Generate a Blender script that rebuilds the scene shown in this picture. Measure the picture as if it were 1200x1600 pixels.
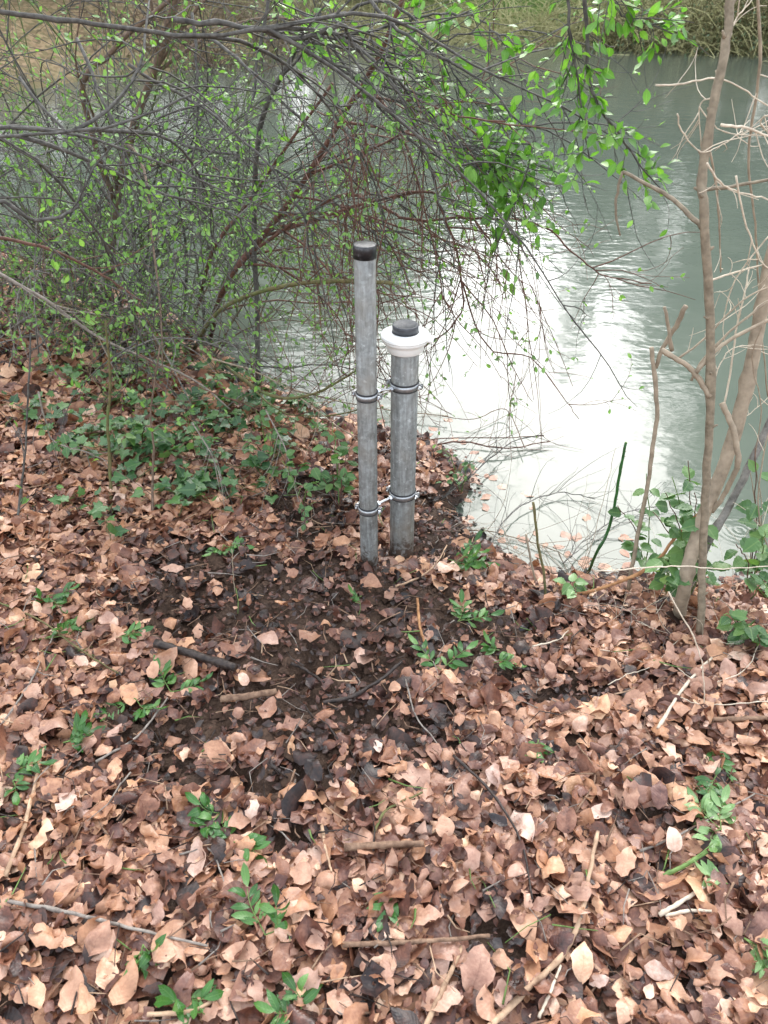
import bpy, math, random, bisect
import numpy as np
from mathutils import Vector, Matrix

# ------------------------------------------------------------------ camera, sky, sun, exposure
sc = bpy.context.scene
for o in list(bpy.data.objects):
    bpy.data.objects.remove(o)
COL = sc.collection
CAM_Z, PITCH, FPX = 1.5, math.radians(36.0), 1208.0      # focal length in photo pixels (1200x1600)
cam_d = bpy.data.cameras.new('camera')
cam = bpy.data.objects.new('camera', cam_d)
COL.objects.link(cam)
cam.location = (0, 0, CAM_Z)
cam.rotation_euler = (math.pi / 2 - PITCH, 0, 0)
cam_d.sensor_fit = 'VERTICAL'
cam_d.sensor_height = 36.0
cam_d.sensor_width = 27.0
cam_d.lens = 36.0 * FPX / 1600.0
cam_d.clip_start = 0.02
cam_d.clip_end = 500
cam_d.dof.use_dof = True
cam_d.dof.focus_distance = 2.1
cam_d.dof.aperture_fstop = 7.0
sc.camera = cam
sc.render.resolution_x, sc.render.resolution_y = 768, 1024

SUN_EL, SUN_AZ = math.radians(40), math.radians(15)       # azimuth to the right of the view
world = bpy.data.worlds.new('World')
sc.world = world
world.use_nodes = True
wn = world.node_tree
wn.nodes.clear()
sky = wn.nodes.new('ShaderNodeTexSky')
sky.sky_type = 'NISHITA'
sky.sun_disc = False
sky.sun_elevation = SUN_EL
sky.sun_rotation = SUN_AZ
sky.air_density = 1.0
sky.dust_density = 2.0
sky.ozone_density = 1.0
hs = wn.nodes.new('ShaderNodeHueSaturation')
hs.inputs['Saturation'].default_value = 0.42             # overcast: the cloud deck greys the sky
bg = wn.nodes.new('ShaderNodeBackground')
bg.inputs['Strength'].default_value = 0.15
wo = wn.nodes.new('ShaderNodeOutputWorld')
wn.links.new(sky.outputs[0], hs.inputs['Color'])
deck = wn.nodes.new('ShaderNodeMix')
deck.data_type = 'RGBA'
deck.inputs[0].default_value = 0.33                      # share of even grey cloud
deck.inputs[7].default_value = (5.0, 5.3, 5.6, 1)
wn.links.new(hs.outputs[0], deck.inputs[6])
wn.links.new(deck.outputs[2], bg.inputs['Color'])
wn.links.new(bg.outputs[0], wo.inputs['Surface'])

sun_d = bpy.data.lights.new('sun', 'SUN')
sun_d.energy = 0.8
sun_d.angle = math.radians(60)
sun_d.color = (1.0, 0.97, 0.93)
sun = bpy.data.objects.new('sun', sun_d)
COL.objects.link(sun)
sdir = Vector((math.sin(SUN_AZ) * math.cos(SUN_EL), math.cos(SUN_AZ) * math.cos(SUN_EL), math.sin(SUN_EL)))
sun.rotation_euler = sdir.to_track_quat('Z', 'Y').to_euler()
sun.location = sdir * 30

sc.view_settings.view_transform = 'Standard'
sc.view_settings.look = 'None'
sc.view_settings.gamma = 1.0
sc.view_settings.use_curve_mapping = False
sc.view_settings.exposure = 2.05
try:
    sc.cycles.max_bounces = 4
    sc.cycles.diffuse_bounces = 2
    sc.cycles.glossy_bounces = 3
    sc.cycles.transparent_max_bounces = 6
    sc.cycles.caustics_reflective = False
    sc.cycles.caustics_refractive = False
    sc.cycles.sample_clamp_indirect = 6
except Exception:
    pass

# ------------------------------------------------------------------ helpers
rng = np.random.default_rng(11)
R = random.Random(7)
FWD = np.array([0, math.cos(PITCH), -math.sin(PITCH)])
UPV = np.array([0, math.sin(PITCH), math.cos(PITCH)])
RGT = np.array([1.0, 0, 0])
CAMP = np.array([0, 0, CAM_Z])
WATER_Z = -0.18


def ray(px, py):
    return FWD + RGT * (px - 600) / FPX + UPV * (800 - py) / FPX


def at(px, py, Y):
    """world point at ground distance Y seen at a photo pixel"""
    d = ray(px, py)
    return CAMP + d * (Y / d[1])


def atz(px, py, z):
    d = ray(px, py)
    return CAMP + d * ((z - CAM_Z) / d[2])


def project(x, y, z):
    v = np.stack([x, y, z - CAM_Z], -1)
    dep = v @ FWD
    return 600 + FPX * (v @ RGT) / dep, 800 - FPX * (v @ UPV) / dep, dep


def _hash(ix, iy, seed):
    n = (ix.astype(np.int64) * 374761393 + iy.astype(np.int64) * 668265263 + seed * 974634777) & 0x7fffffff
    n = ((n ^ (n >> 13)) * 1274126177) & 0x7fffffff
    return ((n ^ (n >> 16)) & 0xffff) / 65535.0


def vnoise(x, y, seed=0):
    x = np.asarray(x, float); y = np.asarray(y, float)
    ix, iy = np.floor(x), np.floor(y)
    fx, fy = x - ix, y - iy
    fx = fx * fx * (3 - 2 * fx); fy = fy * fy * (3 - 2 * fy)
    a = _hash(ix, iy, seed); b = _hash(ix + 1, iy, seed)
    c = _hash(ix, iy + 1, seed); d = _hash(ix + 1, iy + 1, seed)
    return (a * (1 - fx) + b * fx) * (1 - fy) + (c * (1 - fx) + d * fx) * fy - 0.5


# pond outline (world XY), seen edges traced at the water level
def w2(px, py):
    p = atz(px, py, WATER_Z)
    return (p[0], p[1])


POND = [(9.0, 1.2), (3.0, 1.55), w2(1230, 905), w2(1120, 915), w2(1000, 905), w2(900, 905), w2(830, 895), w2(770, 862), w2(715, 812),
        w2(735, 760), w2(715, 715), w2(660, 690), w2(560, 668), w2(480, 640), w2(405, 600), w2(330, 540), w2(260, 480),
        w2(120, 440), w2(-30, 390), (-3.4, 6.6), (-4.6, 8.6), (-6.0, 11.0), w2(100, 128), w2(280, 112), w2(420, 84), w2(520, 74), w2(700, 66),
        w2(850, 64), w2(960, 74), w2(1080, 78), w2(1230, 84), (12.5, 16.5), (18, 11), (15, 4)]
PN = np.array(POND)


def sdf(x, y):
    """distance to the pond edge, positive on land"""
    x = np.asarray(x, float); y = np.asarray(y, float)
    dmin = np.full(x.shape, 1e9)
    inside = np.zeros(x.shape, bool)
    n = len(PN)
    for i in range(n):
        ax, ay = PN[i]; bx, by = PN[(i + 1) % n]
        ex, ey = bx - ax, by - ay
        t = np.clip(((x - ax) * ex + (y - ay) * ey) / (ex * ex + ey * ey), 0, 1)
        dmin = np.minimum(dmin, np.hypot(x - ax - t * ex, y - ay - t * ey))
        if ay != by:
            c = ((ay > y) != (by > y)) & (x < (bx - ax) * (y - ay) / (by - ay) + ax)
            inside ^= c
    return np.where(inside, -dmin, dmin)


SOILC = []
for cx, cy, rx, ry in ((330, 950, .34, .19), (480, 960, .36, .20), (600, 930, .30, .16), (520, 1060, .40, .15), (400, 1140, .28, .11), (760, 965, .26, .13), (320, 890, .22, .16), (680, 1030, .26, .13), (430, 1235, .16, .06), (600, 1140, .2, .06), (285, 1225, .10, .05), (280, 1420, .09, .04), (480, 1330, .10, .04), (760, 1480, .09, .04), (180, 1130, .10, .05), (900, 1090, .12, .05), (1010, 1290, .08, .04),
                       (690, 800, .16, .3), (480, 800, .14, .2)):
    p = atz(cx, cy, 0.0)
    SOILC.append((p[0], p[1], rx, ry))


def soil_mask(x, y):
    m = np.zeros(np.shape(x))
    for cx, cy, rx, ry in SOILC:
        q = ((x - cx) / rx) ** 2 + ((y - cy) / ry) ** 2
        m = np.maximum(m, np.exp(-q * 0.9))
    m = m + 0.75 * vnoise(np.asarray(x) * 9, np.asarray(y) * 9, 5) * (m > .02)
    return np.clip((m - 0.27) * 2.2, 0, 1)


PIPE_S = at(577, 880, 1.80)
PIPE_W = at(627, 893, 1.87)


def hgt(x, y):
    x = np.asarray(x, float); y = np.asarray(y, float)
    d = sdf(x, y)
    far = np.clip((y - 8) / 4, 0, 1)
    amp = 0.20 + far * 1.0
    sca = 0.26 + far * 1.6
    dl = np.maximum(d, 0)
    h = np.where(d > 0, WATER_Z + amp * (1 - np.exp(-dl / sca)), WATER_Z + np.maximum(d * 0.45, -0.8))
    h = h + np.clip(dl - 1.0, 0, 40) * 0.012
    h = h + (0.055 * vnoise(x * 2.3, y * 2.3, 1) + 0.03 * vnoise(x * 6, y * 6, 2)) * np.clip(dl * 3, 0, 1)
    s = soil_mask(x, y)
    h = h + s * (0.045 * vnoise(x * 12, y * 12, 3) + 0.034 * vnoise(x * 27, y * 27, 4) + 0.016 * vnoise(x * 60, y * 60, 8))
    h = h - 0.012 * s * np.clip(dl * 3, 0, 1)
    r2 = (x - PIPE_S[0] + .04) ** 2 + (y - PIPE_S[1] + .06) ** 2
    h = h + 0.03 * np.exp(-r2 / 0.02)
    return h


def axis(lo, hi, fine_lo, fine_hi, step, grow=1.13):
    a = list(np.arange(fine_lo, fine_hi, step))
    s = step; x = a[-1]
    while x < hi:
        s = min(s * grow, 3.0); x += s; a.append(x)
    s = step; x = a[0]
    while x > lo:
        s = min(s * grow, 3.0); x -= s; a.insert(0, x)
    return np.array(a)


gx = axis(-70, 70, -1.75, 1.75, .0125)
gy = axis(-30, 90, .35, 3.0, .0125)
GX, GY = np.meshgrid(gx, gy)
gz = hgt(GX, GY)
GXL, GYL, GZL = gx.tolist(), gy.tolist(), gz.tolist()


def h1(x, y):
    """ground height read from the ground mesh"""
    i = min(max(bisect.bisect_right(GXL, x) - 1, 0), len(GXL) - 2); j = min(max(bisect.bisect_right(GYL, y) - 1, 0), len(GYL) - 2)
    u = (x - GXL[i]) / (GXL[i + 1] - GXL[i]); v = (y - GYL[j]) / (GYL[j + 1] - GYL[j])
    return (GZL[j][i] * (1 - u) + GZL[j][i + 1] * u) * (1 - v) + (GZL[j + 1][i] * (1 - u) + GZL[j + 1][i + 1] * u) * v


def G(px, py, lift=0.0):
    """where a photo pixel meets the ground"""
    d = ray(px, py)
    z = 0.0
    for _ in range(14):
        p = CAMP + d * ((z + lift - CAM_Z) / d[2])
        z = 0.5 * z + 0.5 * max(h1(p[0], p[1]), WATER_Z)
    return CAMP + d * ((z + lift - CAM_Z) / d[2])


# ---- mesh building
class MB:
    def __init__(s):
        s.v = []; s.f = []; s.smooth = True

    def tube(s, pts, radii, sides=6, cap=True):
        pts = [Vector(p) for p in pts]
        n = len(pts)
        if n < 2: return s
        base = len(s.v)
        t0 = (pts[1] - pts[0]).normalized()
        ref = Vector((0, 0, 1)) if abs(t0.z) < 0.9 else Vector((1, 0, 0))
        u = t0.cross(ref).normalized()
        for i in range(n):
            t = (pts[min(i + 1, n - 1)] - pts[max(i - 1, 0)])
            if t.length < 1e-9: t = t0
            t = t.normalized()
            u = (u - t * u.dot(t))
            u = u.normalized() if u.length > 1e-6 else t.orthogonal().normalized()
            w = t.cross(u)
            r = radii[i] if hasattr(radii, '__len__') else radii
            for k in range(sides):
                a = 2 * math.pi * k / sides
                q = pts[i] + (u * math.cos(a) + w * math.sin(a)) * r
                s.v.append((q.x, q.y, q.z))
        for i in range(n - 1):
            for k in range(sides):
                a = base + i * sides + k; b = base + i * sides + (k + 1) % sides
                s.f.append((a, b, b + sides, a + sides))
        if cap:
            s.f.append(tuple(base + k for k in reversed(range(sides))))
            s.f.append(tuple(base + (n - 1) * sides + k for k in range(sides)))
        return s

    def lathe(s, prof, centre, seg=40, axis=None, close=False):
        """prof: list of (r, z)"""
        c = Vector(centre); base = len(s.v)
        M = Matrix.Identity(3) if axis is None else Vector(axis).to_track_quat('Z', 'Y').to_matrix()
        for (r, z) in prof:
            for k in range(seg):
                a = 2 * math.pi * k / seg
                q = c + M @ Vector((r * math.cos(a), r * math.sin(a), z))
                s.v.append(tuple(q))
        m = len(prof)
        for i in range(m - 1 if not close else m):
            j = (i + 1) % m
            for k in range(seg):
                a = base + i * seg + k; b = base + i * seg + (k + 1) % seg
                c2 = base + j * seg + (k + 1) % seg; d = base + j * seg + k
                s.f.append((a, b, c2, d))
        return s

    def box(s, c, size, M=None):
        base = len(s.v)
        for dx in (-.5, .5):
            for dy in (-.5, .5):
                for dz in (-.5, .5):
                    q = Vector((dx * size[0], dy * size[1], dz * size[2]))
                    if M is not None: q = M @ q
                    s.v.append(tuple(Vector(c) + q))
        for f in ((0, 1, 3, 2), (4, 6, 7, 5), (0, 4, 5, 1), (2, 3, 7, 6), (0, 2, 6, 4), (1, 5, 7, 3)):
            s.f.append(tuple(base + i for i in f))
        return s

    def mesh(s, name, mat, smooth=True):
        me = bpy.data.meshes.new(name)
        me.from_pydata(s.v, [], s.f)
        if smooth:
            me.polygons.foreach_set('use_smooth', [True] * len(me.polygons))
        me.materials.append(mat)
        me.update()
        return me

    def build(s, name, mat, parent=None, smooth=True):
        return link(name, s.mesh(name, mat, smooth), parent)


def link(name, me, parent=None):
    o = bpy.data.objects.new(name, me)
    COL.objects.link(o)
    if parent is not None:
        o.parent = parent
        o.matrix_parent_inverse = Matrix.Translation(-Vector(parent.location)) if parent.type == 'EMPTY' else Matrix.Identity(4)
    return o


def empty(name, loc):
    o = bpy.data.objects.new(name, None)
    o.empty_display_size = 0.05
    COL.objects.link(o)
    o.location = loc
    return o


def tag(o, label=None, cat=None, group=None, kind=None):
    if label: o['label'] = label
    if cat: o['category'] = cat
    if group: o['group'] = group
    if kind: o['kind'] = kind
    return o


def thing(name, loc, label, cat, group=None):
    return tag(empty(name, loc), label, cat, group)


def smoothpts(pts, sub=5, jit=0.0):
    """Catmull-Rom through control points"""
    P = [np.array(p, float) for p in pts]
    P = [2 * P[0] - P[1]] + P + [2 * P[-1] - P[-2]]
    out = []
    for i in range(1, len(P) - 2):
        for k in range(sub):
            t = k / sub
            a, b, c, d = P[i - 1], P[i], P[i + 1], P[i + 2]
            q = 0.5 * (2 * b + (c - a) * t + (2 * a - 5 * b + 4 * c - d) * t * t + (3 * b - a - 3 * c + d) * t ** 3)
            if jit and not (i == 1 and k == 0): q = q + rng.normal(0, jit, 3)
            out.append(q)
    out.append(P[-2])
    return out


def taper(n, r0, r1, knob=0.0):
    return [(r0 + (r1 - r0) * i / (n - 1)) * (1 + knob * R.uniform(-1, 1) + (.22 if knob and R.random() < .07 else 0)) for i in range(n)]


# ---- materials
def mat(name):
    m = bpy.data.materials.new(name)
    m.use_nodes = True
    nt = m.node_tree
    b = nt.nodes['Principled BSDF']
    return m, nt, b


def N(nt, kind, **kw):
    n = nt.nodes.new(kind)
    for k, v in kw.items():
        setattr(n, k, v)
    return n


def ramp(nt, stops, interp='LINEAR'):
    r = nt.nodes.new('ShaderNodeValToRGB')
    r.color_ramp.interpolation = interp
    e = r.color_ramp.elements
    while len(e) < len(stops): e.new(0.5)
    for i, (p, c) in enumerate(stops):
        e[i].position = p
        e[i].color = (c[0], c[1], c[2], 1)
    return r


def pos(nt):
    return N(nt, 'ShaderNodeNewGeometry').outputs['Position']


def noise(nt, scale, detail=3, vec=None, rough=.6):
    n = N(nt, 'ShaderNodeTexNoise')
    n.inputs['Scale'].default_value = scale
    n.inputs['Detail'].default_value = detail
    n.inputs['Roughness'].default_value = rough
    nt.links.new(vec if vec is not None else pos(nt), n.inputs['Vector'])
    return n


def math_n(nt, op, a, b=None, c=None):
    n = N(nt, 'ShaderNodeMath', operation=op)
    for i, v in enumerate((a, b, c)):
        if v is None: continue
        if isinstance(v, (int, float)): n.inputs[i].default_value = v
        else: nt.links.new(v, n.inputs[i])
    return n.outputs[0]


def mixc(nt, fac, a, b, mode='MIX'):
    n = N(nt, 'ShaderNodeMix', data_type='RGBA', blend_type=mode)
    if isinstance(fac, (int, float)): n.inputs[0].default_value = fac
    else: nt.links.new(fac, n.inputs[0])
    for i, v in ((6, a), (7, b)):
        if isinstance(v, tuple): n.inputs[i].default_value = (*v, 1)
        else: nt.links.new(v, n.inputs[i])
    return n.outputs[2]


def bump(nt, b, height, strength=.5, dist=.01):
    n = N(nt, 'ShaderNodeBump')
    n.inputs['Strength'].default_value = strength
    n.inputs['Distance'].default_value = dist
    nt.links.new(height, n.inputs['Height'])
    nt.links.new(n.outputs[0], b.inputs['Normal'])
    return n


def bark_mat(name, dark, light, scale=60, rough=.75, moss=None):
    m, nt, b = mat(name)
    n = noise(nt, scale, 4)
    r = ramp(nt, [(.3, dark), (.7, light)])
    nt.links.new(n.outputs[0], r.inputs[0])
    col = r.outputs[0]
    if moss:
        n2 = noise(nt, 14, 3)
        r2 = ramp(nt, [(.52, (0, 0, 0)), (.66, (1, 1, 1))])
        nt.links.new(n2.outputs[0], r2.inputs[0])
        col = mixc(nt, r2.outputs[0], col, moss)
    nt.links.new(col, b.inputs['Base Color'])
    b.inputs['Roughness'].default_value = rough
    b.inputs['Specular IOR Level'].default_value = .3
    bump(nt, b, n.outputs[0], .9, .004)
    return m


M = {}
M['bark_dark'] = bark_mat('bark_dark', (.032, .030, .027), (.125, .118, .105))
M['bark_red'] = bark_mat('bark_red', (.055, .026, .018), (.17, .085, .06))
M['bark_grey'] = bark_mat('bark_grey', (.085, .08, .07), (.25, .235, .21))
M['bark_olive'] = bark_mat('bark_olive', (.07, .065, .025), (.17, .14, .06), moss=(.10, .13, .04))
M['bark_green'] = bark_mat('bark_green', (.05, .07, .025), (.13, .16, .055))
M['bark_brown'] = bark_mat('bark_brown', (.075, .05, .035), (.2, .14, .1))
M['bark_sapling'] = bark_mat('bark_sapling', (.13, .105, .072), (.27, .22, .155), 55)
M['bark_tan'] = bark_mat('bark_tan', (.19, .15, .105), (.36, .29, .21), 35)
M['reed'] = bark_mat('reed_straw', (.38, .36, .15), (.62, .58, .32), 12)
M['dead_pale'] = bark_mat('dead_pale', (.40, .33, .25), (.68, .59, .46), 50)
M['stick_pale'] = bark_mat('stick_pale', (.16, .09, .055), (.58, .40, .26), 28)
M['stick_brown'] = bark_mat('stick_brown', (.10, .055, .035), (.27, .17, .11), 70)
M['stick_wet'] = bark_mat('stick_wet', (.012, .009, .008), (.06, .042, .034), 70, .45)
M['stick_grey'] = bark_mat('stick_grey', (.12, .10, .085), (.32, .28, .24), 60)
M['stick_orange'] = bark_mat('stick_orange', (.20, .085, .035), (.45, .24, .11), 50)
M['cane_green'] = bark_mat('cane_green', (.012, .05, .012), (.035, .13, .03), 30, .4)
M['stem_green'] = bark_mat('stem_green', (.07, .13, .03), (.16, .25, .07), 40, .5)
M['red_hip'] = bark_mat('red_hip', (.35, .04, .015), (.6, .1, .03), 40, .4)


def green_mat(name, dark, mid, light, transl=.35, rough=.35):
    m, nt, b = mat(name)
    at_ = N(nt, 'ShaderNodeAttribute'); at_.attribute_name = 'tone'
    sep = N(nt, 'ShaderNodeSeparateColor'); nt.links.new(at_.outputs['Color'], sep.inputs[0])
    oi = N(nt, 'ShaderNodeObjectInfo')
    v = math_n(nt, 'FRACT', math_n(nt, 'ADD', sep.outputs[0], oi.outputs['Random']))
    r = ramp(nt, [(0, dark), (.5, mid), (1, light)])
    nt.links.new(v, r.inputs[0])
    uv = N(nt, 'ShaderNodeUVMap')
    sx = N(nt, 'ShaderNodeSeparateXYZ'); nt.links.new(uv.outputs[0], sx.inputs[0])
    au = math_n(nt, 'ABSOLUTE', math_n(nt, 'SUBTRACT', sx.outputs[0], .5))
    mid_ = math_n(nt, 'LESS_THAN', au, .035)
    col = mixc(nt, math_n(nt, 'MULTIPLY', mid_, .35), r.outputs[0], (light[0] * 1.5, light[1] * 1.3, light[2] * 1.6))
    nt.links.new(col, b.inputs['Base Color'])
    b.inputs['Roughness'].default_value = rough
    tr = N(nt, 'ShaderNodeBsdfTranslucent')
    c2 = mixc(nt, 1.0, col, (1.2, 1.35, .6), 'MULTIPLY')
    nt.links.new(c2, tr.inputs['Color'])
    mx = N(nt, 'ShaderNodeMixShader'); mx.inputs[0].default_value = transl
    out = nt.nodes['Material Output']
    nt.links.new(b.outputs[0], mx.inputs[1]); nt.links.new(tr.outputs[0], mx.inputs[2])
    nt.links.new(mx.outputs[0], out.inputs['Surface'])
    vein = math_n(nt, 'PINGPONG', math_n(nt, 'SUBTRACT', math_n(nt, 'MULTIPLY', sx.outputs[1], 7.0), math_n(nt, 'MULTIPLY', au, 2.5)), .5)
    bump(nt, b, vein, .25, .002)
    return m


M['leaf_spring'] = green_mat('leaf_spring', (.075, .18, .03), (.12, .29, .04), (.2, .38, .07), .45)
M['leaf_thicket'] = green_mat('leaf_thicket', (.10, .19, .06), (.15, .31, .06), (.24, .42, .12), .45)
M['leaf_ivy'] = green_mat('leaf_ivy', (.024, .068, .026), (.050, .125, .038), (.10, .195, .058), .15, .3)
M['leaf_privet'] = green_mat('leaf_privet', (.032, .10, .022), (.06, .17, .035), (.14, .27, .075), .25, .28)
M['leaf_pale'] = green_mat('leaf_pale', (.14, .26, .09), (.19, .33, .12), (.28, .42, .19), .3, .3)
M['leaf_bramble'] = green_mat('leaf_bramble', (.04, .105, .03), (.075, .17, .05), (.14, .25, .07), .3, .4)
M['far_green'] = green_mat('far_green', (.045, .08, .035), (.08, .13, .055), (.13, .18, .08), 0, .6)
M['far_olive'] = green_mat('far_olive', (.11, .12, .05), (.19, .20, .085), (.30, .29, .14), 0, .6)


def fallen_mat():
    m, nt, b = mat('fallen_leaf')
    at_ = N(nt, 'ShaderNodeAttribute'); at_.attribute_name = 'tone'
    oi = N(nt, 'ShaderNodeObjectInfo')
    add = N(nt, 'ShaderNodeMix', data_type='RGBA', blend_type='ADD'); add.inputs[0].default_value = 1
    nt.links.new(at_.outputs['Color'], add.inputs[6]); nt.links.new(oi.outputs['Color'], add.inputs[7])
    sep = N(nt, 'ShaderNodeSeparateColor'); nt.links.new(add.outputs[2], sep.inputs[0])
    r = ramp(nt, [(0, (.016, .012, .012)), (.14, (.045, .026, .021)), (.3, (.115, .050, .036)), (.48, (.24, .119, .078)), (.68, (.405, .235, .155)),
                  (.86, (.54, .34, .235)), (1, (.72, .53, .39))])
    # blotches move the tone along the ramp
    n1 = noise(nt, 38, 4)
    n2 = noise(nt, 150, 2)
    t = math_n(nt, 'ADD', sep.outputs[0], math_n(nt, 'MULTIPLY', math_n(nt, 'SUBTRACT', n1.outputs[0], .5), .62))
    t = math_n(nt, 'ADD', t, math_n(nt, 'MULTIPLY', math_n(nt, 'SUBTRACT', n2.outputs[0], .5), .22))
    uv = N(nt, 'ShaderNodeUVMap')
    sx = N(nt, 'ShaderNodeSeparateXYZ'); nt.links.new(uv.outputs[0], sx.inputs[0])
    au = math_n(nt, 'ABSOLUTE', math_n(nt, 'SUBTRACT', sx.outputs[0], .5))
    ph = math_n(nt, 'SUBTRACT', math_n(nt, 'MULTIPLY', sx.outputs[1], 9.0), math_n(nt, 'MULTIPLY', au, 4.0))
    pp = math_n(nt, 'PINGPONG', ph, .5)
    vline = math_n(nt, 'LESS_THAN', pp, .06)
    mline = math_n(nt, 'LESS_THAN', au, .02)
    vv = math_n(nt, 'MAXIMUM', math_n(nt, 'MULTIPLY', vline, .35), mline)
    t = math_n(nt, 'SUBTRACT', t, math_n(nt, 'MULTIPLY', vv, .05))
    nt.links.new(t, r.inputs[0])
    # green channel: hue warmth (orange versus pinkish grey)
    warm = mixc(nt, sep.outputs[1], (.95, .96, 1.08), (1.11, .97, .80))
    col = mixc(nt, 1.0, r.outputs[0], warm, 'MULTIPLY')
    nt.links.new(col, b.inputs['Base Color'])
    rr = N(nt, 'ShaderNodeMapRange'); rr.inputs[1].default_value = 0; rr.inputs[2].default_value = 1
    rr.inputs[3].default_value = .55; rr.inputs[4].default_value = .24
    nt.links.new(sep.outputs[2], rr.inputs[0]); nt.links.new(rr.outputs[0], b.inputs['Roughness'])
    b.inputs['Specular IOR Level'].default_value = .45
    tr = N(nt, 'ShaderNodeBsdfTranslucent'); nt.links.new(mixc(nt, 1.0, col, (1.1, .85, .6), 'MULTIPLY'), tr.inputs['Color'])
    mx = N(nt, 'ShaderNodeMixShader'); mx.inputs[0].default_value = .14
    out = nt.nodes['Material Output']
    nt.links.new(b.outputs[0], mx.inputs[1]); nt.links.new(tr.outputs[0], mx.inputs[2]); nt.links.new(mx.outputs[0], out.inputs['Surface'])
    hsum = math_n(nt, 'ADD', math_n(nt, 'MULTIPLY', pp, .35), math_n(nt, 'MULTIPLY', n1.outputs[0], 1.6))
    bump(nt, b, hsum, .35, .004)
    return m


M['fallen'] = fallen_mat()


def ground_mat():
    m, nt, b = mat('forest_soil')
    at_ = N(nt, 'ShaderNodeAttribute'); at_.attribute_name = 'zone'
    sep = N(nt, 'ShaderNodeSeparateColor'); nt.links.new(at_.outputs['Color'], sep.inputs[0])
    n1 = noise(nt, 25, 6); n2 = noise(nt, 160, 4); n3 = noise(nt, 7, 3)
    soil = ramp(nt, [(.3, (.020, .011, .007)), (.5, (.056, .033, .022)), (.75, (.135, .090, .064))])
    mixn = math_n(nt, 'ADD', math_n(nt, 'MULTIPLY', n1.outputs[0], .55), math_n(nt, 'MULTIPLY', n2.outputs[0], .45))
    nt.links.new(mixn, soil.inputs[0])
    vo = N(nt, 'ShaderNodeTexVoronoi'); vo.inputs['Scale'].default_value = 16
    nt.links.new(pos(nt), vo.inputs['Vector'])
    sv = N(nt, 'ShaderNodeSeparateColor'); nt.links.new(vo.outputs['Color'], sv.inputs[0])
    lit = ramp(nt, [(0, (.06, .035, .025)), (.5, (.22, .12, .08)), (1, (.42, .27, .18))])
    nt.links.new(sv.outputs[0], lit.inputs[0])
    grass = ramp(nt, [(.35, (.07, .14, .03)), (.65, (.15, .27, .05))])
    nt.links.new(n3.outputs[0], grass.inputs[0])
    c = mixc(nt, sep.outputs[0], lit.outputs[0], soil.outputs[0])
    c = mixc(nt, math_n(nt, 'MULTIPLY', sep.outputs[2], n3.outputs[0]), c, (.30, .29, .13))
    c = mixc(nt, sep.outputs[1], c, grass.outputs[0])
    nt.links.new(c, b.inputs['Base Color'])
    rr = ramp(nt, [(.4, (.60, .60, .60)), (.6, (.95, .95, .95))])
    nt.links.new(n1.outputs[0], rr.inputs[0]); nt.links.new(rr.outputs[0], b.inputs['Roughness'])
    b.inputs['Specular IOR Level'].default_value = .25
    bump(nt, b, mixn, .9, .012)
    return m


M['ground'] = ground_mat()


def water_mat():
    m, nt, b = mat('pond_water')
    n0 = noise(nt, 1.1, 3)
    r = ramp(nt, [(.35, (.088, .108, .086)), (.65, (.104, .124, .098))])
    nt.links.new(n0.outputs[0], r.inputs[0]); nt.links.new(r.outputs[0], b.inputs['Base Color'])
    b.inputs['Roughness'].default_value = .09
    b.inputs['IOR'].default_value = 1.33
    b.inputs['Specular IOR Level'].default_value = .5
    # raindrop rings: distance to scattered points -> fading waves
    hs_ = None
    for sc_, k, rad in ((1.7, 62, .34), (3.1, 95, .36), (0.9, 40, .36)):
        vo = N(nt, 'ShaderNodeTexVoronoi', voronoi_dimensions='2D')
        vo.inputs['Scale'].default_value = sc_
        nt.links.new(pos(nt), vo.inputs['Vector'])
        d = vo.outputs['Distance']
        w = math_n(nt, 'SINE', math_n(nt, 'MULTIPLY', d, k))
        f = math_n(nt, 'MAXIMUM', math_n(nt, 'SUBTRACT', 1.0, math_n(nt, 'DIVIDE', d, rad)), 0.0)
        sepc = N(nt, 'ShaderNodeSeparateColor'); nt.links.new(vo.outputs['Color'], sepc.inputs[0])
        on = math_n(nt, 'MULTIPLY', math_n(nt, 'GREATER_THAN', sepc.outputs[0], .45), sepc.outputs[1])
        q = math_n(nt, 'MULTIPLY', math_n(nt, 'MULTIPLY', w, f), math_n(nt, 'MULTIPLY', on, .11 / sc_))
        hs_ = q if hs_ is None else math_n(nt, 'ADD', hs_, q)
    mp = N(nt, 'ShaderNodeMapping'); mp.inputs['Scale'].default_value = (1.0, 1.6, 1)
    nt.links.new(pos(nt), mp.inputs['Vector'])
    n1 = noise(nt, 5.5, 2, mp.outputs[0], .5)
    n2 = noise(nt, 17, 2, mp.outputs[0], .5)
    ripple = math_n(nt, 'ADD', math_n(nt, 'MULTIPLY', n1.outputs[0], 1.6), math_n(nt, 'MULTIPLY', n2.outputs[0], .5))
    # calm near the bank, rippled further out
    sy = N(nt, 'ShaderNodeSeparateXYZ'); nt.links.new(pos(nt), sy.inputs[0])
    am = N(nt, 'ShaderNodeMapRange'); am.inputs[1].default_value = 2.2; am.inputs[2].default_value = 5.0
    am.inputs[3].default_value = .25; am.inputs[4].default_value = 1.0
    nt.links.new(sy.outputs[1], am.inputs[0])
    tot = math_n(nt, 'ADD', math_n(nt, 'MULTIPLY', ripple, am.outputs[0]), hs_)
    bump(nt, b, tot, .55, .006)
    return m


M['water'] = water_mat()


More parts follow.
